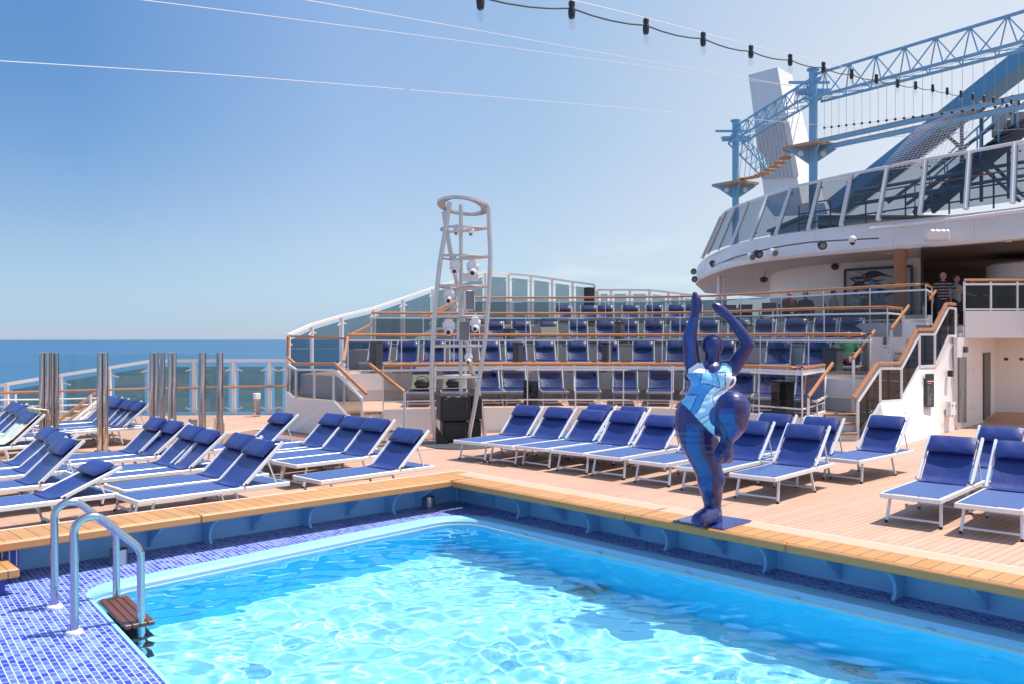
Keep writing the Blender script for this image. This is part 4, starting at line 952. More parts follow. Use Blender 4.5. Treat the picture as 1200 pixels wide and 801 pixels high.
# ------------------------------------------------------------------ sun loungers
LW, LL, HX = 0.655, 1.86, 1.24
def make_lounger(ang=43.0, detail=True, sag=0.0):
    root = thing('sun_lounger', 'x', 'sun lounger')
    c, s_ = math.cos(R_(ang)), math.sin(R_(ang)); BL = 0.66
    m = MB(); w = LW / 2
    for sg in (-1, 1): m.box((0.0, sg * (w - 0.018) - 0.018, 0.295), (LL, sg * (w - 0.018) + 0.018, 0.348))
    m.box((-0.004, -w + 0.03, 0.293), (0.034, w - 0.03, 0.346)); m.box((LL - 0.034, -w + 0.03, 0.293), (LL + 0.003, w - 0.03, 0.346))
    m.box((HX - 0.02, -w + 0.036, 0.30), (HX + 0.02, w - 0.036, 0.33))
    m.build('seat_frame', 'alu', root, bevel=0.006, local=True)
    m = MB()                                            # woven seat, slightly sagging, and its tail under the backrest
    for x0, x1 in ((0.03, HX - 0.015), (HX + 0.03, LL - 0.03)):
        nx, ny = 8, 5; o = len(m.v)
        for i in range(nx + 1):
            for j in range(ny + 1):
                u, v = i / nx, j / ny; m.v.append((lerp(x0, x1, u), lerp(-w + 0.03, w - 0.03, v), 0.351 - (0.012 + sag) * math.sin(math.pi * v) * math.sin(math.pi * u) ** 0.5))
        for i in range(nx):
            for j in range(ny): a = o + i * (ny + 1) + j; m.f.append((a, a + ny + 1, a + ny + 2, a + 1))
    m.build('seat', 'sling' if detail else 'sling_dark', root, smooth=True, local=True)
    def B(l, y, h): return V((HX + 0.01 + c * l - s_ * h, y, 0.355 + s_ * l + c * h))
    m = MB(); nrm = V((-s_, 0, c))
    for sg in (-1, 1): m.bar(B(0, sg * (w - 0.020), 0), B(BL + 0.05, sg * (w - 0.020), 0), 0.034, 0.042, nrm)
    m.bar(B(BL - .015, -w + 0.035, -0.02), B(BL - .015, w - 0.035, -0.02), 0.02, 0.022, nrm); m.bar(B(0.40, -w + 0.035, -0.050), B(0.40, w - 0.035, -0.050), 0.018, 0.018, nrm)
    m.build('back_frame', 'alu', root, bevel=0.006, local=True)
    m = MB(); nx, ny = 12, 8; o = 0                     # vinyl backrest with a soft fold at the seat
    for side in (0, 1):
        for i in range(nx + 1):
            for j in range(ny + 1):
                l = lerp(-0.10, BL - 0.01, i / nx); y = lerp(-w + 0.062, w - 0.062, j / ny)
                wob = 0.006 * noise.noise((l * 6, y * 5, ang)) + 0.004 * noise.noise((l * 14, y * 9, 3.1))
                sagb = -0.022 * math.sin(math.pi * j / ny) * math.sin(math.pi * max(0, min(1, (l + .1) / BL)))
                if l < 0.02: p = V((HX + l * 1.0 + 0.0, y, 0.361 + wob + max(0, (l + 0.1)) ** 2 * 0.9)) - V((0, 0, 0.012 * side))
                else: p = B(l, y, 0.012 + wob + sagb - 0.012 * side)
                m.v.append(tuple(p))
    K = (nx + 1) * (ny + 1)
    for i in range(nx):
        for j in range(ny):
            a = i * (ny + 1) + j; q = (a, a + ny + 1, a + ny + 2, a + 1); m.f.append(q); m.f.append(tuple(K + z for z in q[::-1]))
    for i in range(nx):
        for j in (0, ny): a = i * (ny + 1) + j; b = a + ny + 1; m.f.append((a, b, K + b, K + a))
    for j in range(ny):
        for i in (0, nx): a = i * (ny + 1) + j; m.f.append((a, a + 1, K + a + 1, K + a))
    m.build('backrest', 'vinyl', root, smooth=True, local=True)
    m = MB(); ny, nk = 10, 14                           # bolster pillow
    for j in range(ny + 1):
        v = j / ny; y = lerp(-w + 0.058, w - 0.058, v); e = min(1, min(v, 1 - v) * 9 + 0.45)
        for k in range(nk):
            t = 2 * math.pi * k / nk; ct, st = math.cos(t), math.sin(t)
            a = 0.125 * (abs(ct) ** 0.75) * (1 if ct > 0 else -1); b = 0.043 * (abs(st) ** 0.75) * (1 if st > 0 else -1) * e
            wob = 0.007 * noise.noise((y * 7 + 5, t * 1.5, ang)); m.v.append(tuple(B(BL - 0.125 + a, y, 0.058 + b + wob)))
    for j in range(ny):
        for k in range(nk): k2 = (k + 1) % nk; m.f.append((j*nk+k, j*nk+k2, (j+1)*nk+k2, (j+1)*nk+k))
    m.f.append(tuple(range(nk))); m.f.append(tuple(ny * nk + k for k in range(nk)))
    m.build('pillow', 'vinyl', root, smooth=True, local=True)
    for x0, x1 in ((0.20, 0.13), (1.16, 1.26)):
        m = MB()
        for sg in (-1, 1): m.bar((x0, sg * 0.275, 0.30), (x1, sg * 0.292, 0.0), 0.032, 0.024, V((1, 0, 0)))
        m.bar((lerp(x0, x1, .78), -0.285, 0.066), (lerp(x0, x1, .78), 0.285, 0.066), 0.022, 0.026)
        lg = m.build('leg_frame', 'alu', root, bevel=0.004, local=True)
        if detail:
            for sg in (-1, 1):
                m = MB(); m.box((x1 - 0.019, sg * 0.292 - 0.016, -0.001), (x1 + 0.019, sg * 0.292 + 0.016, 0.028)); m.build('foot_cap', 'rubber', lg, local=True)
    m = MB(); p0 = B(0.42, 0, -0.02); q0 = V((HX + 0.46 if ang > 30 else HX + 0.50, 0, 0.30))
    for sg in (-1, 1): m.bar((p0.x, sg * 0.30, p0.z), (q0.x, sg * 0.30, q0.z), 0.018, 0.014, V((1, 0, 0)))
    m.bar((q0.x, -0.30, q0.z), (q0.x, 0.30, q0.z), 0.016, 0.016)
    m.build('back_support', 'alu', root, local=True)
    if detail:
        for sg in (-1, 1):
            m = MB(); m.tube([B(0.03, sg * (w - 0.002), 0), B(0.03, sg * (w + 0.010), 0)], 0.016, 8); m.build('pivot', 'dark_grey', root, local=True)
    return root
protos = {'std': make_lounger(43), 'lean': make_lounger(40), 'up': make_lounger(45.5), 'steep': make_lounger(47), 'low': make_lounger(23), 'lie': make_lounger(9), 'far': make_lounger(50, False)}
used = set()
def tip(kind):
    a = {'std': 43, 'lean': 40, 'up': 45.5, 'steep': 47, 'low': 23, 'lie': 9, 'far': 50}[kind]; return HX + 0.01 + math.cos(R_(a)) * 0.69, 0.355 + math.sin(R_(a)) * 0.69
def place(kind, label, group, loc, rz):
    if kind not in used:
        used.add(kind); r = protos[kind]; r.location = loc; r.rotation_euler = (0, 0, rz); r['label'] = label; r['group'] = group; return r
    return dup(protos[kind], loc, rz, label, group)
def spot(kind, px, py, which, rz, z0=0.0):
    """where the lounger's origin goes so that the named corner falls on that photo spot"""
    w = LW / 2; tx, tz = tip(kind)
    lx, ly, lz = {'FR': (0, -w, .35), 'FL': (0, w, .35), 'TR': (tx, -w, tz), 'TL': (tx, w, tz)}[which]
    g = gp(px, py, z0 + lz); c, s_ = math.cos(rz), math.sin(rz)
    return V((g.x - (c * lx - s_ * ly), g.y - (s_ * lx + c * ly), z0))
D = R_
jit = random.Random(11)
def vary(k): return jit.choice(['std', 'std', 'lean', 'up']) if k == 'std' else k
# right of the pool: front row, then the ones behind
FR_ROW = 'sun loungers in a row across the deck behind the statue'
row = [('std', 531, 514.5, 'FL', 6), ('std', 566, 518, 'FL', 5), ('std', 604, 521, 'FL', 4), ('steep', 645, 526, 'FL', 5), ('std', 686, 531, 'FL', 6), ('std', 736, 537.5, 'FL', 4), ('steep', 791, 545, 'FL', 5), ('steep', 854, 553, 'FL', 4)]
labs = ['blue sun lounger nearest the black mast cabinets, leftmost of the long front row', 'blue sun lounger second from the left in the long front row beyond the pool', 'blue sun lounger third from the left in the long front row beyond the pool', 'blue sun lounger fourth from the left in the long front row beyond the pool',
        'blue sun lounger fifth in the front row, just left of the statue', 'blue sun lounger partly hidden behind the statue legs, its foot showing at left', 'blue sun lounger directly behind the statue raised foot', 'blue sun lounger just right of the statue, nearest it on the open deck']
for (k, px, py, w_, a), lab in zip(row, labs): k = vary(k); a += jit.uniform(-1.2, 1.2); place(k, lab, FR_ROW, spot(k, px, py, w_, D(a)), D(a))
back_ = [('std', 691, 473.5, 'TL', 5, 'blue sun lounger in the second row, its pillow showing left by the white terrace wall'), ('std', 729, 476, 'TL', 5, 'blue sun lounger in the second row, between the two pillows left of the statue'),
         ('low', 756, 490, 'TL', 3, 'blue sun lounger in the second row with a low back, hidden left of the statue'),
         ('steep', 891, 484, 'TL', 4, 'blue sun lounger in the second row, right of the statue knee'), ('steep', 943, 488, 'TL', 4, 'blue sun lounger in the second row before the right stairs'),
         ('steep', 957.7, 534, 'FL', 0, 'blue sun lounger standing alone before the foot of the right stairs')]
for k, px, py, w_, a, lab in back_: place(k, lab, 'sun loungers behind the front row', spot(k, px, py, w_, D(a)), D(a))
RG = 'sun loungers at the right edge'
place('steep', 'large blue sun lounger near the right edge, left one of the front pair', RG, spot('steep', 1030.5, 576.5, 'FL', D(5)), D(5))
place('steep', 'large blue sun lounger cut by the right edge, closest to the camera', RG, spot('steep', 1118, 588, 'FL', D(6)), D(6))
place('steep', 'blue sun lounger at the right edge behind the front pair', RG, spot('steep', 1146, 499, 'TL', D(5)), D(5))
# left of the pool
LG = 'sun loungers left of the pool'
for k, px, py, w_, a, lab in (
    ('std', 376, 562.5, 'FR', 3, 'blue sun lounger nearest the pool corner, rightmost of the left deck'),
    ('std', 463, 492.5, 'TR', 2, 'blue sun lounger second from the right in the middle group of four'), ('std', 436, 490.5, 'TR', 2, 'blue sun lounger third from the right in the middle group of four'), ('std', 410, 487, 'TR', 2, 'blue sun lounger leftmost in the middle group of four'),
    ('std', 161, 586, 'FR', 1, 'blue sun lounger with its foot by the pool bench, behind the ladder'), ('std', 145, 573.5, 'FR', 1, 'blue sun lounger close alongside the one whose foot is behind the ladder'),
    ('std', 266, 507, 'TR', 1, 'blue sun lounger of the second pair from the pool, near one'), ('std', 247, 502, 'TR', 1, 'blue sun lounger of the second pair from the pool, far one'),
    ('std', 222, 496, 'TR', 1, 'blue sun lounger of the third pair from the pool, near one'), ('std', 202, 492, 'TR', 1, 'blue sun lounger of the third pair from the pool, far one'),
    ('std', 349.6, 486, 'TR', 3, 'blue sun lounger standing apart before the left stair parapet'), ('lie', 326, 526, 'FR', 3, 'blue sun lounger laid nearly flat before the left stair parapet'),
    ('low', 141.6, 548, 'TR', 2, 'blue sun lounger with a half lowered back right above the ladder'),
    ('std', 98, 517, 'TR', 2, 'blue sun lounger at the left edge just behind the half lowered one'), ('std', 91, 510, 'TR', 2, 'blue sun lounger at the left edge, its small pillow nearly hidden between two others'), ('std', 77, 504, 'TR', 2, 'blue sun lounger at the left edge, farthest of the near left group')):
    k = vary(k); a += jit.uniform(-1.0, 1.0); place(k, lab, LG, spot(k, px, py, w_, D(a)), D(a))
FG = 'sun loungers beyond the steel posts'
for i, (px, py) in enumerate(((143.5, 465.6), (151, 467.4), (166, 470), (176, 472.5))):
    k_ = vary('std'); place(k_, f'blue sun lounger beyond the steel posts, {ORD[i]} pillow from the left of four', FG, spot(k_, px, py, 'TR', D(4)), D(4))
for i, (px, py) in enumerate(((32, 473), (39, 476), (47, 480), (52, 486))):
    place('std', ['blue sun lounger at far left edge, farthest of a group seen past the first post', 'blue sun lounger at far left edge, second farthest past the first post', 'blue sun lounger at far left edge, beside the towel covered one', 'blue sun lounger at far left edge under a pale patterned towel'][i], FG, spot('std', px, py, 'TR', D(4)), D(4))
# terrace loungers
head = [(430, 1), (500, -3), (575, -6), (640, -3), (690, 3), (780, 11), (870, 19), (950, 26), (1010, 28)]
TER = {1: [494, 532, 573, 605, 648, 688, 733, 774, 815, 866, 902, 945], 2: [440, 475, 508, 540, 576, 607, 641, 678, 713, 754, 793, 846, 909, 953, 990], 3: [552, 582, 613, 645, 679, 710, 737, 766, 796, 829, 863, 894, 929, 963, 994], 4: [662, 691, 710, 739, 766, 792, 812]}
TERPOS = {}
for k, pxs in TER.items():
    for i, px in enumerate(pxs):
        Z = interp(px, ROW[k]) + (1.05 if px < 820 else 0.9); rz = YAW - D(interp(px, head)); hv = V((math.cos(rz), math.sin(rz), 0)); loc = pz(px, Z + 0.75 * hv.dot(FW), FL[k] + 0.002) - hv * 0.75
        # the middle of the foot edge stands at px
        lab = f'navy sun lounger in the {row_word[k]} terrace row, {ORD[i]} from the left'
        if k == 1 and i < 2: lab = f'sun lounger with beige towel and dark bag, lowest terrace row, {ORD[i]} from the left'
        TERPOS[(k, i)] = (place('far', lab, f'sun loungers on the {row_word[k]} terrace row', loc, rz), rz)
# towels and bags
def on_lounger(root, rz, kind): return root.matrix_basis if False else Matrix.Translation(root.location) @ Matrix.Rotation(rz, 4, 'Z')
def towel_on(root, rz, ang, name, label, mt, l0=0.0, l1=0.80, seat=0.5, wid=0.30):
    c, s_ = math.cos(R_(ang)), math.sin(R_(ang)); M = on_lounger(root, rz, 0); A = []; Bq = []
    prof = [(HX - seat, .372), (HX - seat * .5, .374), (HX - 0.08, .382)] + [(HX + c * l - s_ * 0.05, .355 + s_ * l + c * 0.05) for l in (0.1, 0.25, 0.42, 0.46, 0.6, 0.68)] + [(HX + c * .70 - s_ * .12, .355 + s_ * .70 + c * .12), (HX + c * .80, .355 + s_ * .80), (HX + c * .78 + s_ * .08, .355 + s_ * .55)]
    m = MB(); n = len(prof); ny = 8
    for i, (x, z) in enumerate(prof):
        for j in range(ny + 1):
            y = lerp(-wid, wid, j / ny); q = 0.012 * noise.noise((x * 6, y * 9, rz)); m.v.append(tuple(M @ V((x - q, y + 0.02 * noise.noise((x * 4, 1, rz)), z + q + 0.012))))
    for i in range(n - 1):
        for j in range(ny): a = i * (ny + 1) + j; m.f.append((a, a + ny + 1, a + ny + 2, a + 1))
    o = m.build(name, mt, smooth=True); tag(o, label, 'towel'); md = o.modifiers.new('thick', 'SOLIDIFY'); md.thickness = 0.012; return o
def bag_on(root, rz, label):
    M = on_lounger(root, rz, 0); t = thing('hand_bag', label, 'bag', tuple(M @ V((HX - 0.18, 0, 0.37))), 'dark bags on loungers')
    m = MB(); m.ball(M @ V((HX - 0.16, 0, 0.49)), 0.14, (0.8, 1.5, 0.85), 14, Matrix.Rotation(rz, 3, 'Z')); m.build('body', 'black_plastic', t, smooth=True)
    m = MB(); m.tube([M @ V((HX - .16, .14 * math.cos(a), .56 + .12 * math.sin(a))) for a in [math.pi * k / 8 for k in range(9)]], 0.012, 6); m.build('strap', 'dark_grey', t, smooth=True)
for i in (0, 1):
    r, rz = TERPOS[(1, i)]; w_ = ['leftmost', 'second'][i]
    towel_on(r, rz, 50, 'beach_towel', f'beige towel draped over the {w_} lounger of the lowest terrace row', 'towel_beige'); bag_on(r, rz, f'dark bag lying on the {w_} towel covered lounger of the lowest terrace row')
r, rz = TERPOS[(3, 3 if False else 4)]; 
r, rz = TERPOS[(3, 3)]; towel_on(r, rz, 50, 'beach_towel', 'small beige towel over one lounger of the third terrace row', 'towel_beige', seat=0.1)
tw = bpy.data.materials.new('towel_print'); tw.use_nodes = True; n = tw.node_tree; vo = n.nodes.new('ShaderNodeTexVoronoi'); vo.inputs['Scale'].default_value = 7
cr = n.nodes.new('ShaderNodeValToRGB'); cr.color_ramp.interpolation = 'CONSTANT'; els = [(0, (.62, .62, .56, 1)), (.35, (.34, .52, .42, 1)), (.5, (.62, .55, .34, 1)), (.58, (.60, .62, .58, 1)), (.84, (.55, .30, .24, 1)), (.90, (.40, .58, .58, 1))]
while len(cr.color_ramp.elements) < len(els): cr.color_ramp.elements.new(0.9)
for e, (p, c) in zip(cr.color_ramp.elements, els): e.position = p; e.color = c
sx = n.nodes.new('ShaderNodeSeparateColor'); tc = n.nodes.new('ShaderNodeTexCoord'); n.links.new(tc.outputs['Object'], vo.inputs['Vector']); n.links.new(vo.outputs['Color'], sx.inputs[0]); n.links.new(sx.outputs[0], cr.inputs[0]); n.links.new(cr.outputs[0], n.nodes['Principled BSDF'].inputs['Base Color']); n.nodes['Principled BSDF'].inputs['Roughness'].default_value = 0.95
for o in [q for q in bpy.data.objects if q.get('label', '').startswith('blue sun lounger at far left edge under')]:
    towel_on(o, o.rotation_euler.z, 43, 'beach_towel', 'pale patterned towel with green and red specks on a lounger at far left', tw, seat=1.0)

# dark bins and speakers between terrace loungers
for k, px, h_, w_, mt_, lab in ((1, 622, .62, .13, 'black_plastic', 'slim black bin standing in the lowest terrace row left of centre'), (1, 917, .72, .17, 'black_plastic', 'slim black bin in the lowest terrace row at its right end'),
      (2, 607, .85, .11, 'mid_grey', 'grey post box before the second terrace row right of the mast'), (2, 711, .85, .11, 'mid_grey', 'grey post box before the second terrace row at its middle'), (2, 441, .9, .13, 'mid_grey', 'grey post box at the left end of the second terrace row'),
      (3, 597, .6, .14, 'mid_grey', 'grey post box in the third terrace row right of the mast'), (3, 726, .8, .12, 'mid_grey', 'grey post box in the third terrace row at its middle'), (3, 873, .7, .16, 'mid_grey', 'grey post box in the third terrace row right of the statue'), (2, 976, .75, .17, 'mid_grey', 'grey post box in the second terrace row beside the reclining person')):
    Z = interp(px, ROW[k]) + 0.35; p = pz(px, Z, FL[k]); t = thing('post_box', lab, 'box', tuple(p), 'slim boxes on the terraces')
    m = MB(); m.box(p + V((-w_, -w_, 0.003)), p + V((w_, w_, h_))); m.build('body', mt_, t, bevel=0.02); m = MB(); m.box(p + V((-w_ * 1.06, -w_ * 1.06, h_ - .01)), p + V((w_ * 1.06, w_ * 1.06, h_ + 0.03))); m.build('lid', 'dark_grey', t, bevel=0.01)

# ------------------------------------------------------------------ organic bodies
def organic(name, blobs, mt, parent, voxel, smooth=6, pattern=None, keep=1):
    """one continuous surface from a chain of overlapping balls: blobs = [(p, r, q, s)] tapered limbs or (p, r, scale)"""
    v0, f0 = MB(), None
    for b in blobs:
        if len(b) == 4:
            p, r, q, s_ = b; p, q = V(p), V(q); L = (q - p).length; n = max(1, int(L / (0.28 * max(min(r, s_), 0.25 * max(r, s_)))))
            for i in range(n + 1): t = i / n; v0.ball(p.lerp(q, t), lerp(r, s_, t), n=14)
        else: v0.ball(b[0], b[1], b[2], 18, b[3] if len(b) > 3 else None) if len(b) != 3 else v0.ball(b[0], b[1], b[2], 18)
    o = v0.build('tmp', mt, parent)
    a = o.modifiers.new('r', 'REMESH'); a.mode = 'VOXEL'; a.voxel_size = voxel; a.adaptivity = 0
    b_ = o.modifiers.new('s', 'SMOOTH'); b_.factor = 0.5; b_.iterations = smooth
    dg = bpy.context.evaluated_depsgraph_get(); dg.update(); me = bpy.data.meshes.new_from_object(o.evaluated_get(dg)); me.name = name
    o.modifiers.clear(); old = o.data; o.data = me; bpy.data.meshes.remove(old); o.name = name
    me.polygons.foreach_set('use_smooth', [True] * len(me.polygons))
    me.materials.clear(); me.materials.append(MATS[mt])
    return o

# statue ---------------------------------------------------------------
ft = gp(831, 611, BT + 0.02); ZS0 = ft.dot(FW); K = ZS0 / FPX
statue = thing('statue', 'glossy blue statue of a round dancing woman in a patterned swimsuit on one leg', 'statue', tuple(up(ft, BT + 0.02)))
def sp_(px, py, b=0.0): return at(px, py, ZS0 - b * .88)
def limb(lst):
    o = []
    for (a, b) in zip(lst, lst[1:]):
        o.append((sp_(a[0], a[1], a[3] if len(a) > 3 else 0), a[2] * K, sp_(b[0], b[1], b[3] if len(b) > 3 else 0), b[2] * K))
    return o
bl = []
bl += [(sp_(834.6, 404.8, 0), 12.6 * K, (1, 1, 1.09))]                                   # head
bl += limb([(834.5, 412, 8.8), (834.5, 428, 9.2)])                                           # neck
bl += limb([(834, 432, 14), (832.5, 440, 20), (830.5, 455, 22), (829, 469, 25), (822, 486, 28.5)])   # trunk
bl += limb([(816, 434, 9.5), (836, 430, 9), (857, 430, 9.5)])                                 # shoulders
bl += limb([(822, 438, 15), (846, 438, 15)])
bl += [(sp_(821, 443, .14), 12.5 * K, (1, 1, 0.95)), (sp_(850, 444, .13), 12.5 * K, (1, 1, 0.95))]   # bust
bl += limb([(820, 488, 29, .0), (816.5, 498, 26), (819, 512, 24.0), (823, 528, 20.0), (828, 543, 17.2), (831.5, 555, 16.4), (832.5, 565, 15.4, .03), (834, 577, 13.0, -.02), (835, 588, 10.6), (835, 597, 10.2)])
bl += [(sp_(839.5, 561, .05), 10.5 * K, (1, 1, 1.1))]
bl += limb([(837, 599.5, 9.6, -.05), (832.5, 602, 10.8, .06), (826, 605, 10.2, .18), (821, 607.5, 9.4, .28), (818.5, 608.5, 8.4, .33)])
bl += limb([(839.5, 606.5, 7.8, -.08), (835, 608, 7.6, .02)])
bl += limb([(838, 491, 24, .05), (849, 484, 22.5, .25), (857, 480, 20.5, .42)])               # raised thigh
bl += [(sp_(858, 479, .44), 20.5 * K, (1, 1, 1.05))]
bl += limb([(858, 481, 20.5, .42), (857.5, 493, 18.0, .42), (856, 503, 13.0, .41), (853.5, 511, 8.8, .39), (851, 518, 7.4, .38), (849, 526, 9.2, .40), (847.5, 532, 10.2, .43)])
bl += limb([(842, 534.5, 6.0, .50), (848, 535, 6.6, .42), (854, 534.5, 5.6, .34)])
bl += limb([(851.5, 529, 8.6, .38), (852.5, 535.5, 7, .36)])
bl += limb([(813.5, 437, 9.2), (811, 424, 9.6), (809, 408, 9.3), (808.2, 396, 8.6), (811.5, 382, 6.8), (814.5, 369, 5.0)])   # raised left arm
bl += limb([(814.8, 367, 5.6), (815.2, 358, 6.2), (815.2, 351, 5.4), (814.4, 344.5, 3.0)])
bl += limb([(820.0, 364, 2.6, .02), (820.6, 356, 2.8, .02), (819.6, 350, 2.0, .02)])
bl += limb([(858, 432, 9.0), (865, 422, 9.2), (872, 412, 8.8), (877, 404, 8.2), (871, 394, 7.6), (863, 383, 6.6), (854.5, 372.5, 5.0)])
bl += limb([(853.5, 371, 5.8), (847, 366, 6.4), (842, 361.5, 6.0), (838, 358.5, 4.2)])
sb = organic('body', bl, 'st_navy', statue, 0.0090, smooth=8)
names = ['st_navy', 'st_cobalt', 'st_purple', 'st_white', 'st_azure', 'st_pale', 'st_sky']
me = sb.data; me.materials.clear()
for q in names: me.materials.append(MATS[q])
org = V(statue.location)
def patch(px, py, fwd):
    # swimsuit between neckline and hip line
    neck = ((px - 835) / 10.5) ** 2 + ((py - 424) / 12.0) ** 2 < 1.0
    legline = py < 473 + (px - 799) * 0.95 + 1.2 * math.sin(px * 0.1)
    arm_l = px < 806 + max(0, (432 - py)) * 1.4 and py < 436; arm_r = px > 858 - max(0, (430 - py)) * 1.2 and py < 440
    in_suit = 424 < py < 516 and not neck and legline and not arm_l and not arm_r and px > 798 and fwd < 0.46
    thigh = fwd > 0.22 and px > 838 + max(0, 482 - py) * 0.55
    if thigh: in_suit = False
    if in_suit:
        a = py - 440 - 6 * math.sin((px - 805) * 0.13)
        if py < 437 and px < 829 - (py - 424) * 0.2: return 3
        if py < 436 and px > 838: return 6
        if ((px - 838) / 6.5) ** 2 + ((py - 487) / 11.0) ** 2 < 1: return 1
        if py < 452 + 3 * math.sin(px * .12):
            if px < 821 + 2 * math.sin(py * .12): return 4
            if px < 841 + 2 * math.sin(py * .14 + 1): return 6
            if px < 850: return 5
            return 3
        s_ = (px - 805) - (474 - py) * 0.9 - 4 * math.sin(py * .12)
        if s_ < 6: return 6 if py > 462 else 4
        if s_ < 15: return 4
        if s_ < 29 + 4 * math.sin(py * .2): return 5
        if s_ < 37: return 3
        return 5 if py > 470 else 3
    if py > 500 and px < 842:                                        # standing leg panels
        cx = interp(py, [(500, 812), (526, 819), (555, 828), (590, 833), (620, 830)])
        if py < 590:
            e = px - cx + 3 * math.sin(py * .11)
            if -11 < e < 4 and py < 583: return 1
            if 4 <= e < 11: return 2
        return 0
    if fwd > 0.2 and py > 470 and px > 836:                          # raised leg panels
        e = px - 856 + 5 * math.sin(py * .12)
        if py < 515:
            if -8 < e < 9 and py > 478: return 1
            if 9 <= e < 17: return 2
            if e < -12: return 0
        return 0
    if py < 430 and px < 822:                                        # arm panels
        e = px - interp(py, [(340, 815), (366, 815), (396, 808), (430, 811)]) + 1.2 * math.sin(py * .15)
        if -3.5 < e < 3.0 and 372 < py < 428: return 1
        if 3.0 <= e < 5.5: return 2
        return 0
    if px > 845 and py < 430:
        e = (px - 845) * 0.7 + (py - 372) * .1 - 14; return 2 if (py > 404 and px + py > 1278 and px > 866) else 0
    return 0
idxs = []
for p in me.polygons:
    c = p.center + org; Zd = c.dot(FW); px = 600 + FPX * c.dot(RT) / Zd; py = Y0 + FPX * (H - c.z) / Zd; fw_ = (ZS0 - Zd) / .88; v_ = patch(px, py, fw_)
    if 424 < py < 520 and 796 < px < 864:
        nb = {patch(px + a, py + b, fw_) for a, b in ((.5, 0), (-.5, 0), (0, .5), (0, -.5))} | {v_}
        if len(nb) > 1 and nb & {3, 4, 5, 6}: v_ = 0
    idxs.append(v_)
me.polygons.foreach_set('material_index', idxs)
cen = gp(832, 611.5, BT); rot = R_(4)
m = MB(); m.box((-0.28, -0.29, BT + .006), (0.28, 0.29, BT + 0.018), Matrix.Translation((cen.x + 0.04, cen.y, 0)) @ Matrix.Rotation(rot, 4, 'Z')); m.build('base_plate', mat('st_plate', (0.03, 0.05, 0.22), 0.25, coat=0.5, var=.2), statue, bevel=0.003)
m = MB()
for sx_ in (-.24, .24):
    for sy in (-.25, .25): m.lathe((cen.x + 0.04 + sx_ * math.cos(rot) - sy * math.sin(rot), cen.y + sx_ * math.sin(rot) + sy * math.cos(rot), BT + .0185), [(.012, 0), (.012, .006)], 8)
m.build('bolt', 'steel', statue)

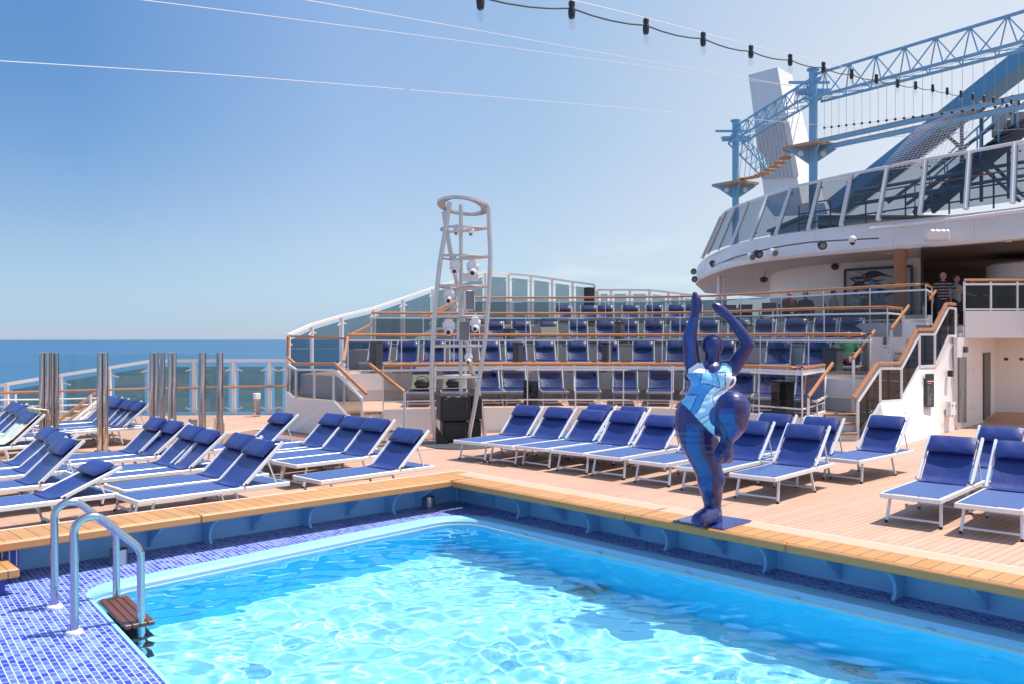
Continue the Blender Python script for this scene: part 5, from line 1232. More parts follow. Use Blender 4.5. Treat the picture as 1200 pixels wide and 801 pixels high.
# ------------------------------------------------------------------ people on the bar deck
def person(label, p, facing, pose, shirt, low, hair='hair_dark', hgt=1.74, group='people on the bar deck', lean=0.0):
    """p: spot on the floor; facing: unit vector"""
    t = thing('person', label, 'person', tuple(p), group); f = V(facing).normalized(); s_ = V((f.y, -f.x, 0)); k = hgt / 1.74
    def Q(x, y, z): return V(p) + (s_ * x + f * y + UP * z) * k        # x to the person's right, y forward
    B = []; hip = 0.92 if pose == 'stand' else 0.52
    if pose == 'lie': hip = 0.50
    def tr(pts):
        for a, b in zip(pts, pts[1:]): B.append((Q(*a[:3]), a[3] * k, Q(*b[:3]), b[3] * k))
    if pose == 'lie': ly, tilt = 0.0, 0.62
    else: ly, tilt = lean, 0.0
    def U(x, y, z): # upper body point measured from the hip, leaning back by tilt
        return (x, y * math.cos(tilt) - z * math.sin(tilt) + ly * z, hip + z * math.cos(tilt) + y * math.sin(tilt) * .5)
    def tru(pts): tr([(*U(*a[:3]), a[3]) for a in pts])
    tru([(0, 0, 0.0, .145), (0, 0, .12, .135), (0, .01, .28, .14), (0, 0, .42, .125)]); tru([(-.16, 0, .44, .065), (0, 0, .47, .07), (.16, 0, .44, .065)])
    tru([(0, 0, .46, .055), (0, .02, .57, .052)]); tru([(0, .03, .66, .088), (0, .03, .71, .092)]); tru([(0, .10, .655, .05), (0, .115, .66, .018)])
    if pose == 'stand':
        for sg in (-1, 1): tr([(sg * .09, 0, .90, .095), (sg * .10, .03 * sg, .50, .062), (sg * .105, -.02 + .03 * sg, .30, .052), (sg * .11, -.02, .08, .036), (sg * .12, .03, .04, .036), (sg * .13, .17, .035, .03)])
    else:
        zk = 0.50 if pose == 'sit' else 0.60
        for sg in (-1, 1):
            if pose == 'sit': tr([(sg * .09, .02, .50, .095), (sg * .13, .42, .50, .066), (sg * .13, .44, .28, .052), (sg * .13, .40, .08, .036), (sg * .13, .46, .04, .035), (sg * .13, .58, .035, .03)])
            else: tr([(sg * .09, .02, .48, .095), (sg * .12, .42, .60 + .06 * sg, .062), (sg * .12, .80, .46, .048), (sg * .12, .92, .47, .036), (sg * .12, .93, .56, .03)])
    arms = {'stand': ([(.20, 0, .42, .052), (.27, -.03, .16, .042), (.28, .05, -.06, .03)], [(-.20, 0, .42, .052), (-.36, .10, .22, .042), (-.50, .25, .16, .030)]),
            'sit': ([(.20, 0, .42, .052), (.25, .05, .16, .042), (.16, .28, .12, .03)], [(-.20, 0, .42, .052), (-.25, .05, .16, .042), (-.12, .28, .16, .03)]),
            'lie': ([(.20, 0, .42, .052), (.30, .08, .18, .042), (.16, .24, .20, .03)], [(-.20, 0, .42, .052), (-.30, .08, .18, .042), (-.18, .26, .10, .03)])}[pose]
    for a in arms:
        tru(a); w_ = V(U(*a[-1][:3])); e_ = V(U(*a[-2][:3])); d_ = (w_ - e_).normalized(); q = d_.cross(V((0, 0, 1))).normalized() if abs(d_.z) < .9 else V((0, 1, 0)); hw = w_ + d_ * .05
        tr([(*w_, .028), (*hw, .030)])
        for fi in range(4):
            o = q * ((fi - 1.5) * .019); L = (.060, .072, .068, .052)[fi]; tr([(*(hw + o), .010), (*(hw + o + d_ * L), .009), (*(hw + o + d_ * (L + .02) - V((0, 0, .018))), .007)])
        tr([(*(w_ + d_ * .02 - q * .028), .011), (*(w_ + d_ * .07 - q * .055), .009)])
    organic('body', B, 'skin', t, 0.016 * k, smooth=2)
    C = []
    def clo(pts, g=0.018):
        for a, b in zip(pts, pts[1:]): C.append((Q(*U(*a[:3])), (a[3] + g) * k, Q(*U(*b[:3])), (b[3] + g) * k))
    clo([(0, 0, 0.02, .150), (0, 0, .12, .142), (0, .01, .28, .146), (0, 0, .41, .13)]); clo([(-.16, 0, .43, .068), (.16, 0, .43, .068)])
    for a in arms:
        e = [a[0], tuple(lerp(a[0][i], a[1][i], .7) for i in range(4))]; clo(e, .02)
    organic('shirt', C, shirt, t, 0.02 * k, smooth=3)
    C = []
    def cl2(pts):
        for a, b in zip(pts, pts[1:]): C.append((Q(*a[:3]), a[3] * k, Q(*b[:3]), b[3] * k))
    if pose == 'stand': [cl2([(0, 0, .93, .160), (sg * .09, 0, .86, .118), (sg * .10, 0, .56, .098)]) for sg in (-1, 1)]
    else: [cl2([(0, 0, .50, .158), (sg * .09, .05, .50, .112), (sg * .125, .34, .515, .092)]) for sg in (-1, 1)]
    organic('shorts', C, low, t, 0.02 * k, smooth=3)
    m = MB(); h_ = Q(*U(0, .0, .725)); m.ball(h_, .102 * k, (1, 1.02, .86), 16); m.build('hair', hair, t, smooth=True)
    m = MB()
    for sg in (-1, 1): m.ball(Q(*U(sg * .035, .116, .69)), .011 * k, n=6)
    m.build('eye', 'black_plastic', t); return t
st_ = bpy.data.materials.new('shirt_striped'); st_.use_nodes = True; n = st_.node_tree; tc = n.nodes.new('ShaderNodeTexCoord'); wv = n.nodes.new('ShaderNodeTexWave'); wv.bands_direction = 'Z'; wv.inputs['Scale'].default_value = 3.2; wv.inputs['Distortion'].default_value = 0.4
cr = n.nodes.new('ShaderNodeValToRGB'); cr.color_ramp.interpolation = 'CONSTANT'; cr.color_ramp.elements[0].color = (.02, .022, .045, 1); e = cr.color_ramp.elements[1]; e.position = .72; e.color = (.30, .24, .20, 1)
n.links.new(tc.outputs['Object'], wv.inputs['Vector']); n.links.new(wv.outputs[0], cr.inputs[0]); n.links.new(cr.outputs[0], n.nodes['Principled BSDF'].inputs['Base Color']); n.nodes['Principled BSDF'].inputs['Roughness'].default_value = .85; MATS['shirt_striped'] = st_
person('standing man in a dark striped polo shirt, hand on the rail above the stairs', pz(1105, 28.2, FL[4]), -FW - RT * .3, 'stand', 'shirt_striped', 'shorts_navy', hgt=1.82)
person('standing person in a pale grey top behind the striped-shirt man', pz(1120, 29.0, FL[4]), -FW + RT * .5, 'stand', 'shirt_grey', 'shorts_navy', hgt=1.78)
person('dim standing person with bare arms deep in the bar, right of the striped-shirt man', pz(1139, 30.5, FL[4]), -FW, 'stand', 'shirt_dark', 'shorts_navy', hgt=1.78)
def chair(label, p, facing):
    t = thing('cafe_chair', label, 'chair', tuple(p), 'cafe chairs on the bar deck'); f = V(facing).normalized(); s_ = V((f.y, -f.x, 0))
    def Q(x, y, z): return V(p) + s_ * x + f * y + UP * z
    m = MB(); m.plate([Q(-.24, -.22, .44), Q(.24, -.22, .44), Q(.24, .26, .45), Q(-.24, .26, .45)], .05); m.build('seat', 'dark_grey', t)
    m = MB(); m.plate([Q(-.24, -.24, .48), Q(.24, -.24, .48), Q(.24, -.32, .88), Q(-.24, -.32, .88)], .04); m.build('backrest', 'dark_grey', t)
    for x in (-.22, .22):
        for y in (-.2, .24): m = MB(); m.bar(Q(x, y, .003), Q(x * .95, y, .42), .035, .035, FW); m.build('leg', 'dark_grey', t)
        m = MB(); m.bar(Q(x * 1.15, -.24, .66), Q(x * 1.15, .2, .64), .05, .04); m.bar(Q(x * 1.15, .18, .44), Q(x * 1.15, .18, .64), .03, .03, FW); m.build('armrest', 'dark_grey', t)
def table(label, p):
    t = thing('cafe_table', label, 'table', tuple(p), 'cafe tables on the bar deck')
    m = MB(); m.lathe(up(p, p.z + .70), [(.36, 0), (.38, .01), (.38, .03), (.36, .04)], 20); m.build('tabletop', 'dark_wood', t, smooth=True)
    m = MB(); m.lathe(up(p, p.z + .003), [(.24, 0), (.22, .03), (.04, .06), (.035, .70)], 14); m.build('pedestal', 'mid_grey', t, smooth=True)
for px, Z, fc, sh, lab, tl in ((925, 30.2, -FW + RT * .2, 'shirt_red', 'seated person in a dark red shirt at a bar deck table', 'cafe table beside the person in the red shirt'),
                           (944, 31.0, -FW - RT * .6, 'shirt_dark', 'seated person in dark clothes right of the red shirt', None),
                           (977, 29.8, RT - FW * .5, 'shirt_grey', 'seated person in a grey top leaning back below the painting left edge', 'cafe table below the left edge of the painting'),
                           (1001, 30.0, -RT - FW * .4, 'shirt_grey', 'seated person in a light top below the middle of the painting', None)):
    p = pz(px, Z, FL[4]); person(lab, p, fc, 'sit', sh, 'shorts_navy'); chair('dark armchair under the ' + lab[:46], p, fc)
    if tl: q = p + V(fc).normalized() * 0.85 + RT * .3; table(tl, q)
for px, Z, lab in ((855, 31.5, 'dark wicker armchair left of the cafe group by the white columns'), (872, 31.0, 'dark wicker armchair right of the white columns'), (900, 29.5, 'empty dark armchair left of the person in red'), (1025, 27.3, 'empty dark armchair left of the wooden column')):
    chair(lab, pz(px, Z, FL[4]), -FW + RT * rnd.uniform(-.8, .8))
table('cafe table between the two wicker armchairs by the white columns', pz(864, 31.2, FL[4])); table('cafe table left of the wooden column', pz(1038, 27.6, FL[4]))
r, rz = TERPOS[(2, 14)]; hv = V((math.cos(rz), math.sin(rz), 0))
person('person in green reclining on the last lounger of the second terrace row', V(r.location) + hv * (HX - .02) - UP * .03, -hv, 'lie', 'shirt_green', 'shirt_red', group='people on loungers')

# ------------------------------------------------------------------ camera and light mast
mast = thing('camera_mast', 'tall curved steel tripod mast carrying white cameras and speakers', 'mast', tuple(gp(540, 521, 0)))
ZM = gz(520)
legs = [[(511, 521, ZM), (506.5, 470, ZM), (506, 440, ZM), (508, 392, ZM), (514, 320, ZM), (521, 275, ZM), (527, 237, ZM)],
        [(549, 512, ZM + .2), (558, 465, ZM + .2), (566, 415, ZM + .2), (571, 375, ZM + .2), (574.5, 306, ZM + .2), (573.5, 270, ZM + .2), (572.5, 244, ZM + .2)],
        [(568, 510, ZM + 1.3), (562, 465, ZM + 1.3), (553, 435, ZM + 1.2), (546, 395, ZM + 1.1), (536, 335, ZM + 1.0), (527, 290, ZM + .9), (520, 248, ZM + .8)]]
LP = [[V(p) for p in spline([tuple(at(*q)) for q in L], 5)] for L in legs]
LP[0][0].z = 0; LP[1][0].z = 0.0; LP[2][0].z = 0
for L in LP: m = MB(); m.tube(L, 0.048, 10); m.build('leg', 'brushed_steel' if False else 'steel_matte' if 'steel_matte' in MATS else mat('steel_matte', (0.60, 0.57, 0.54), 0.30, 0.75, var=.08, vscale=6), mast, smooth=True)
pc0, pc1 = at(540, 462, ZM + .55), at(540, 240, ZM + .55); m = MB(); m.tube([pc0, pc1], 0.042, 10); m.build('centre_pole', 'steel_matte', mast, smooth=True)
def leg_at(L, z):
    for a, b in zip(L, L[1:]):
        if (a.z - z) * (b.z - z) <= 0 and a.z != b.z: return a.lerp(b, (z - a.z) / (b.z - a.z))
    return L[-1]
for y in (268, 301, 336, 371, 405, 441):
    z = at(540, y, ZM + .3).z; Q = [leg_at(L, z) for L in LP]; ce = sum(Q, V()) / 3
    ring = []
    for i in range(3):
        a, b = Q[i], Q[(i+1) % 3]; mid = (a + b) / 2; bulge = mid + (mid - ce).normalized() * 0.12
        ring += [V(p) for p in spline([tuple(a), tuple(bulge), tuple(b)], 4)][:-1]
    ring.append(ring[0]); m = MB(); m.tube(ring, 0.026, 8); m.tube([up(pc0, z), Q[1]], .02, 6); m.build('ring', 'steel_matte', mast, smooth=True)
# top oval plate ring
tc_ = at(543, 243, ZM + .5); A = []; Bo = []; m = MB()
for k in range(41):
    w = 2 * math.pi * k / 40; dx, dy = math.cos(w), math.sin(w)
    A.append(tc_ + RT * (0.54 * dx) + FW * (0.54 * dy) + UP * (-.05 * dx - .10 * dy)); Bo.append(tc_ + RT * (0.37 * dx) + FW * (0.37 * dy) + UP * (-.05 * dx - .10 * dy))
m.strip(A, Bo); m.strip([p + UP * .05 for p in A], [p + UP * .05 for p in Bo]); m.strip(A, [p + UP * .05 for p in A]); m.strip(Bo, [p + UP * .05 for p in Bo]); m.build('top_ring', 'steel_matte', mast, smooth=True)
# devices hung on the mast
def cam_dev(px, y, lab, s_=1.0):
    s_ *= .66
    p = at(px, y, ZM + .1); t = thing('security_camera', lab, 'camera', tuple(p), 'cameras and lamps on the mast')
    m = MB(); m.bar(p + UP * .20 * s_, p - UP * .02 * s_, .22 * s_, .24 * s_, FW); m.tube([p + RT * .16 * s_ + UP * .02, p - RT * .16 * s_ + UP * .02], .10 * s_, 12); m.build('housing', 'white_metal', t, bevel=.01)
    m = MB(); m.ball(p - UP * .12 * s_ - FW * .04, .125 * s_, n=14); m.build('head', 'white_metal', t, smooth=True)
    m = MB(); q = p - UP * .15 * s_ - FW * .15; m.tube([q, q - FW * .03 - UP * .01], .055 * s_, 12); m.build('lens', 'black_plastic', t, smooth=True)
    m = MB(); m.bar(p + UP * .18 * s_, p + UP * .34 * s_, .05, .05, FW); m.build('bracket', 'steel_matte', t)
def spk(px, y, w_, h_, lab):
    p = at(px, y, ZM + .15); t = thing('mast_speaker', lab, 'speaker', tuple(p), 'speakers on the mast')
    M = Matrix.Translation(p) @ Matrix(((RT.x, FW.x, 0), (RT.y, FW.y, 0), (0, 0, 1))).to_4x4() @ Matrix.Rotation(R_(12), 4, 'Z')
    m = MB(); m.box((-w_, 0, -h_), (w_, .26, h_), M); m.build('cabinet', 'white_metal', t, bevel=.012); m = MB(); m.box((-w_ * .86, -.012, -h_ * .92), (w_ * .86, -.001, h_ * .92), M); m.build('grille', 'mid_grey', t)
    m = MB(); m.bar(p + FW * .2 + UP * .1, p + FW * .5 + UP * .1, .05, .05); m.build('bracket', 'steel_matte', t)
cam_dev(533, 313, 'white camera left of the pole on the second ring of the mast'); cam_dev(554, 314, 'white camera right of the pole on the second ring of the mast', 1.15)
cam_dev(526, 347, 'white camera at left on the third ring of the mast', 1.05); cam_dev(526, 383, 'white camera at left on the fourth ring of the mast', 1.15); cam_dev(557, 380, 'white camera at right on the fourth ring of the mast')
cam_dev(552, 272, 'small dome camera under the highest ring of the mast', .6); cam_dev(549, 419, 'small white dome camera low on the mast pole', .75); cam_dev(535, 271, 'small grey junction lamp on the highest ring of the mast', .6)
spk(551, 352, .10, .20, 'grey fronted speaker higher on the mast'); spk(544, 388, .115, .20, 'grey fronted speaker lower on the mast')
m = MB(); p = at(551, 326, ZM + .2); M = Matrix.Translation(p) @ Matrix(((RT.x, FW.x, 0), (RT.y, FW.y, 0), (0, 0, 1))).to_4x4(); m.box((-.16, 0, -.06), (.16, .2, .10), M); m.build('control_box', 'white_metal', mast, bevel=.01)
# black cabinets at the mast foot
def cab(px0, px1, y0, y1, Z, dep, lab, rz=0.25):
    p0 = pz((px0 + px1) / 2, Z, 0); w_ = (px1 - px0) / FPX * Z / 2; z0, z1 = H - (y1 - Y0) / FPX * Z, H - (y0 - Y0) / FPX * Z
    t = thing('equipment_cabinet', lab, 'cabinet', tuple(up(p0, max(0, z0))), 'black cabinets under the mast'); M = Matrix.Translation(p0) @ Matrix(((RT.x, FW.x, 0), (RT.y, FW.y, 0), (0, 0, 1))).to_4x4() @ Matrix.Rotation(rz, 4, 'Z')
    m = MB(); m.box((-w_, 0, max(.003, z0)), (w_, dep, z1), M); m.build('body', 'cabinet_black', t, bevel=.015)
    m = MB(); m.box((-w_ * .9, -.02, max(.02, z0 + .06)), (w_ * .9, -.002, z1 - .05), M); m.build('door', 'black_plastic', t, bevel=.006)
    m = MB(); m.box((w_ * .7, -.05, (z0 + z1) / 2), (w_ * .78, -.021, (z0 + z1) / 2 + .12), M); m.build('handle', 'dark_grey', t)
cab(519, 549, 493.5, 519.5, ZM + .15, .50, 'wide black cabinet at the mast foot, lower of two', .2)
cab(516, 551, 464, 492.8, ZM + .1, .55, 'larger black cabinet resting on the lower one under the mast', .25)
cab(552, 565, 462.5, 491, ZM + .45, .5, 'narrow black cabinet behind the right mast leg, upper', .2)
cab(552, 564, 492, 517, ZM + .5, .45, 'narrow black cabinet behind the right mast leg, lower', .2)
m = MB()
for a, b, c in (((511, 521), (511, 498), (527, 521)), ((536, 521), (548, 505), (550, 521))):
    m.plate([at(a[0], a[1], ZM - .12), at(c[0], c[1], ZM - .12), at(b[0], b[1], ZM - .12)], .02)
m.build('foot_gusset', 'black_plastic', mast)
m = MB(); q = gp(540, 521, 0); m.lathe(up(q, .004), [(.75, 0), (.74, .02)], 30); m.build('floor_plate', 'dark_grey', mast)

# ------------------------------------------------------------------ pool ladder, step, small pool things
lad = thing('pool_ladder', 'chrome pool ladder with two bent handrails and brown treads at the near left corner', 'ladder', tuple(gp(75, 727, ZT)))
pdir = (PDq - PC).normalized(); pn = V((-pdir.y, pdir.x, 0)); pn = pn if pn.dot(RT) > 0 else -pn
bases = [gp(63.8, 712, ZT), gp(87, 742, ZT)]; tops = []
for bpt, pts_ in zip(bases, ([(602, 0), (594, .031), (589, .08), (587.6, .14), (590, .20)], [(620, 0), (611, .031), (606, .08), (604.6, .14), (607.5, .20)])):
    Zb = bpt.dot(FW); off = 0.467
    def on(y, d_):
        p = bpt + pn * d_; Zp = p.dot(FW); return up(p, H - (y - Y0) / FPX * Zp)
    zt_ = on(pts_[0][0], 0).z; hk = zt_
    path = [up(bpt, ZT)] + [up(bpt, zt_ - .15)] + [on(y, d_) for y, d_ in pts_]
    elbow = up(bpt + pn * off, 0.444); path += [path[-1].lerp(elbow, .5), path[-1].lerp(elbow, .93), up(bpt + pn * (off + .011), 0.40), up(bpt + pn * (off + .014), 0.356), up(bpt + pn * (off + .018), -0.2), up(bpt + pn * (off + .018), -1.1)]
    tops.append(bpt + pn * (off + .02))
    P = [V(p) for p in spline([tuple(p) for p in path], 6)]
    m = MB(); m.tube(P, 0.031, 16); m.build('handrail', 'steel', lad, smooth=True)
    m = MB(); m.lathe(up(bpt, ZT + .001), [(.064, 0), (.067, .011), (.06, .026), (.038, .032)], 20); m.build('base_cap', 'cap_white', lad, smooth=True)
for i, z in enumerate((-0.165, -0.38, -0.60, -0.82)):
    a, b = tops; sd_ = pn; ext = (b - a).normalized() * .035
    m = MB()
    for k in range(4):
        o = sd_ * (-0.105 + .058 * k); m.bar(up(a - ext + o, z), up(b + ext + o, z), .054, .036)
    m.build('tread', 'dark_wood', lad, bevel=.006)
    m = MB(); m.bar(up(a, z - .04), up(b, z - .04), .05, .03); m.build('tread_bracket', 'brushed_steel', lad)
st = thing('wooden_step', 'small wooden step on a mosaic plinth at the left edge of the pool floor', 'step', tuple(gp(0, 690, ZT)))
c0 = gp(22.5, 664.5, 0.083)
m = MB(); m.box((c0.x - 2.2, c0.y - .02, 0.0), (c0.x, c0.y + .45, 0.083)); m.build('top', 'coping_y', st, bevel=.012)
m = MB(); m.box((c0.x - 2.15, c0.y + .05, ZT + .001), (c0.x - .10, YC + SB - .004, -0.002)); m.build('plinth', 'mosaic_wall' if 'mosaic_wall' in MATS else planks('mosaic_wall', (0.015, 0.03, 0.22), (0.03, 0.06, 0.32), (0.55, 0.52, 0.55), 0.06, 0.06, 0.10, rot=0, rough=.25, offset=0, grain=.1), st)
m = MB(); m.box((c0.x - 2.15, YC + .12, 0.003), (x_on_left(12) + .1, YC + SB - .006, BT - .086)); m.build('pilaster', 'mosaic_wall', st)
for (px, py, hh, r_, lab) in ((503, 593, .136, .075, 'short steel drain cup on the mosaic floor near the far pool corner'), (139, 660, .15, .088, 'short steel drain cup on the mosaic floor behind the ladder')):
    p = gp(px, py, ZT); t = thing('drain_cup', lab, 'drain', tuple(p), 'steel drain cups'); m = MB(); m.lathe(up(p, ZT + .002), [(r_, 0), (r_, hh), (r_ * .9, hh), (r_ * .9, hh - .03)], 24); m.build('cup', 'brushed_steel', t, smooth=True)
    m = MB(); m.lathe(up(p, ZT + hh - .025), [(r_ * .88, 0), (r_ * .88, .004)], 24); m.build('grate', 'dark_grey', t)
# water-line pipe along both far sides with small clips
wl_t = thing('overflow_pipe', 'thin white pipe with clips along the pool wall at water level', 'pipe', tuple(up(PA, ZW)))
P = [up(V((x, y, 0)), ZW + .022) for x, y in inset(lip_in, 0.035)]
n0 = len(P)
iA = max(range(n0), key=lambda i: P[i].dot(FW)); order = sorted(range(n0), key=lambda i: i)
m = MB(); m.tube([up(V((x, y, 0)), ZW + .024) for x, y in inset(lip_in, 0.035)[:20]], .008, 6); m.build('pipe', 'mid_white' if 'mid_white' in MATS else mat('mid_white', (.45, .50, .52), .5), wl_t, smooth=True)
q = [V((x, y, 0)) for x, y in inset(lip_in, 0.035)]
pa_, pbq = q[0], q[-1]; m = MB(); m.tube([up(q[0], ZW + .024), up(q[-1], ZW + .024)], .008, 6); m.build('pipe', 'mid_white', wl_t, smooth=True)
dd = (q[-1] - q[0]).normalized(); nn = V((-dd.y, dd.x, 0)); nn = nn if nn.dot(RT) > 0 else -nn
for i in range(8): m = MB(); c = q[0] + dd * (.7 + i * 1.15); m.bar(up(c, ZW + .02), up(c + nn * .05, ZW + .03), .05, .03); m.build('clip', 'lip_blue', wl_t)
# inlet covers under water
for px, py, lab in ((690, 690, 'round steel inlet cover on the pool wall under water near the far corner'), (1000, 778, 'round steel inlet cover under water near the right pool edge')):
    g = gp(px, py, ZW); d_ = (g - V((0, 0, H))).normalized(); nz_ = 1 / 1.33; ci = -d_.z; tdir = d_ * nz_ + UP * (nz_ * ci - math.sqrt(1 - nz_ ** 2 * (1 - ci ** 2))) ; tdir.normalize(); k_ = (ZB + .03 - ZW) / tdir.z; p = g + tdir * k_
    t = thing('inlet_cover', lab, 'drain', tuple(p), 'underwater inlet covers'); m = MB(); m.lathe(p, [(.18, 0), (.18, .02), (.14, .04)], 20); m.build('plate', 'mid_white', t, smooth=True)
    m = MB()
    for i in range(-3, 4): m.bar(p + V((i * .04, -.12, .042)), p + V((i * .04, .12, .042)), .015, .006)
    m.build('slot', 'mid_grey', t)

# ------------------------------------------------------------------ steel shower posts and bollards at left
def post(px, w_px, Z, lab):
    p = pz(px, Z, 0); r_ = w_px / FPX * Z / 2; zt_ = H - (413.5 - Y0) / FPX * Z
    t = thing('steel_post', lab, 'post', tuple(p), 'mirror steel posts'); m = MB()
    if w_px > 9: m.lathe(up(p - RT * r_ * .5, .004), [(r_ * .52, 0), (r_ * .52, zt_)], 16); m.lathe(up(p + RT * r_ * .5 + FW * .02, .004), [(r_ * .5, 0), (r_ * .5, zt_)], 16)
    else: m.lathe(up(p, .004), [(r_, 0), (r_, zt_)], 18)
    m.build('column', 'mirror_steel', t, smooth=True); m = MB(); m.lathe(up(p, zt_ + .005), [(r_ * 1.02, 0), (r_ * 1.02, .015)], 18); m.build('cap', 'brushed_steel', t)
    m = MB(); m.lathe(up(p, .003), [(r_ * 1.5, 0), (r_ * 1.4, .03)], 18); m.build('base_flange', 'brushed_steel', t)
for px, w_, Z, lab in ((52, 12, 16.6, 'polished steel post at far left, left one of a touching pair'), (63.5, 10, 16.9, 'polished steel post at far left, right one of a touching pair'), (120, 12.5, 16.4, 'polished steel post standing alone between the far loungers'),
                  (180.5, 10.5, 16.6, 'polished steel post, leftmost of the group of five'), (190.5, 6, 17.6, 'thin polished steel post, second of the group of five'), (201.5, 9.5, 16.4, 'polished steel post, middle of the group of five'), (237, 8.5, 17.0, 'polished steel post, fourth of the group of five'), (257.5, 8, 17.4, 'polished steel post, rightmost of the group of five')): post(px, w_, Z, lab)
gs = thing('shower_screen', 'clear glass shower screen between the polished steel posts', 'glass screen', tuple(pz(230, 16.8, 0)))
for a, b in (((206.5, 16.4), (232.5, 17.0)), ((241.5, 17.0), (253.5, 17.4)), ((126.5, 16.4), (175, 16.6)), ((69, 16.9), (113, 16.45))):
    m = MB(); p, q = pz(*a, 0), pz(*b, 0); m.plate([up(p, .10), up(q, .10), up(q, 1.80), up(p, 1.80)], .012); m.build('glass_panel', 'glass_clear', gs)
def bollard(px, y0, y1, w_, lab, capm='cap_white', body='mirror_steel'):
    p = gp(px, y1, 0); Z = p.dot(FW); hh = (y1 - y0) / FPX * Z; r_ = w_ / FPX * Z / 2; t = thing('bollard_lamp', lab, 'bollard', tuple(p), 'short steel bollard lamps')
    m = MB(); m.box(p + V((-r_, -r_, .004)), p + V((r_, r_, hh * .74))); m.build('body', body, t, bevel=.01); m = MB(); m.box(p + V((-r_ * 1.02, -r_ * 1.02, hh * .745)), p + V((r_ * 1.02, r_ * 1.02, hh))); m.build('lamp_head', capm, t, bevel=.012)
bollard(301, 460, 487.5, 6.5, 'short steel bollard with white head by the sea fence'); bollard(257, 488, 513, 9, 'short steel bollard with white head behind the loungers'); bollard(226, 490, 503, 8, 'small grey box bollard behind the loungers', 'mid_grey', 'mid_grey'); bollard(2, 507, 537, 8, 'short steel bollard with white head at the left edge')

# ------------------------------------------------------------------ overhead cables and the string of bulbs
def cable(name, label, pts, r, mt, cat='cable', group='overhead cables'):
    P = [V(p) for p in spline([tuple(at(*p)) for p in pts], 8)]; m = MB(); m.tube(P, r, 6); o = m.build(name, mt, smooth=True); tag(o, label, cat, group); return P
cable('overhead_cable', 'thin pale cable crossing the sky from the top left to the blue frame', [(100, -8, 11), (300, 17, 14), (560, 51, 19), (800, 84, 25), (930, 101, 29.5)], .006, 'pale_wire')
cable('overhead_cable', 'thin pale cable crossing the sky just above the longest one', [(340, -3, 11), (560, 36, 15), (760, 72, 20), (930, 101, 29.5)], .0055, 'pale_wire')
cable('overhead_cable', 'lowest thin pale cable running level across the sky behind the mast', [(-60, 68, 11), (150, 81, 13), (300, 91, 15), (600, 115.5, 20), (860, 138, 27), (1010, 151, 33), (1250, 170, 38)], .0062, 'pale_wire')
cable('overhead_cable', 'thin pale cable just above the string of bulbs', [(655, -3, 6.6), (760, 22, 8.5), (890, 56, 11.5), (990, 80, 16), (1020, 100, 26)], .004, 'pale_wire')
Z00 = 5.36; bx = [563, 670, 757, 824, 880, 926, 965, 998, 1027, 1052, 1073, 1093, 1110, 1126, 1140, 1153, 1164, 1175, 1185, 1194]; by = [-3, 10, 30, 45.5, 60.5, 70.5, 79.5, 87.5, 93.5, 99, 101.5, 105, 108.5, 112, 115.5, 118, 119.5, 120.5, 121.5, 122.5]
zk = [Z00 * (1 + .1464 * k) for k in range(20)]
sc = thing('string_light_cable', 'black sagging cable carrying a string of clear bulbs across the sky', 'cable', tuple(at(bx[4], by[4], zk[4])))
pts = []
for k in range(19):
    a, b = at(bx[k], by[k], zk[k]), at(bx[k+1], by[k+1], zk[k+1]); pts.append(a)
    for s_ in (.25, .5, .75): pts.append(a.lerp(b, s_) - UP * (.10 * s_ * (1 - s_)))
pts.append(at(bx[19], by[19], zk[19])); pts.append(at(1230, 124, zk[19] + 2))
m = MB(); m.tube([pts[0] + (pts[0] - pts[3])] + pts, .006, 6); m.build('wire', 'black_plastic', sc, smooth=True)
for k in range(20):
    p = at(bx[k], by[k], zk[k]); t = thing('string_bulb', f'clear bulb in black socket on the string, {ORD[k]} from the upper left', 'light bulb', tuple(p), 'bulbs on the string')
    p = p + UP * .03 * (1 + .1 * k); m = MB(); m.lathe(p - UP * .105, [(.017, 0), (.023, .01), (.027, .05), (.020, .085), (.023, .09), (.023, .115), (.009, .13)], 12); m.build('socket', 'black_plastic', t, smooth=True)
    m = MB(); m.lathe(p - UP * .185, [(.004, 0), (.020, .012), (.028, .035), (.024, .06), (.018, .082)], 12); m.build('bulb_glass', 'glass_bulb', t, smooth=True)

# ------------------------------------------------------------------ funnel and rope course
fu = thing('funnel_tower', 'tall white angular funnel tower behind the blue rope course', 'tower', tuple(pz(925, 62, 6)))
ZFU = 62.0
def fq(px, py, dz=0): return at(px, py, ZFU + dz)
A = [fq(892, 232), fq(947, 228), fq(931, 78), fq(877, 93)]
def dep(p, d_): return p + FW * d_
m = MB()
fl, fm, frr = (fq(897, 240), fq(940, 240, -2), fq(966, 238, 3)); tl_, tm_, tr_ = fq(877, 88), fq(911, 79, -2), fq(928, 88, 3)
bk = [p + FW * 6 + RT * 2.4 for p in (fl, frr, tr_, tl_)]
m.add([fl, fm, frr, tl_, tm_, tr_] + bk, [(0, 1, 4, 3), (1, 2, 5, 4), (2, 7, 8, 5), (7, 6, 9, 8), (6, 0, 3, 9), (3, 4, 5, 8, 9), (0, 6, 7, 2, 1)]); m.build('tower_body', 'white_paint', fu)
m = MB()
for k in range(9):
    s_ = (k + .5) / 9; m.bar(tl_.lerp(tm_, s_) .lerp(fl.lerp(fm, s_), .40) - FW * .1, tl_.lerp(tm_, s_).lerp(fl.lerp(fm, s_), .80) - FW * .1, .35, .25, FW)
m.build('vent_rib', 'ceiling', fu)
rc = thing('rope_course', 'light blue steel rope course frame with trusses, platforms and inclined beam above the upper deck', 'climbing frame', tuple(pz(953, 32, ZF1)))
ZA, ZBp, ZC = 39.5, 32.5, 26.0
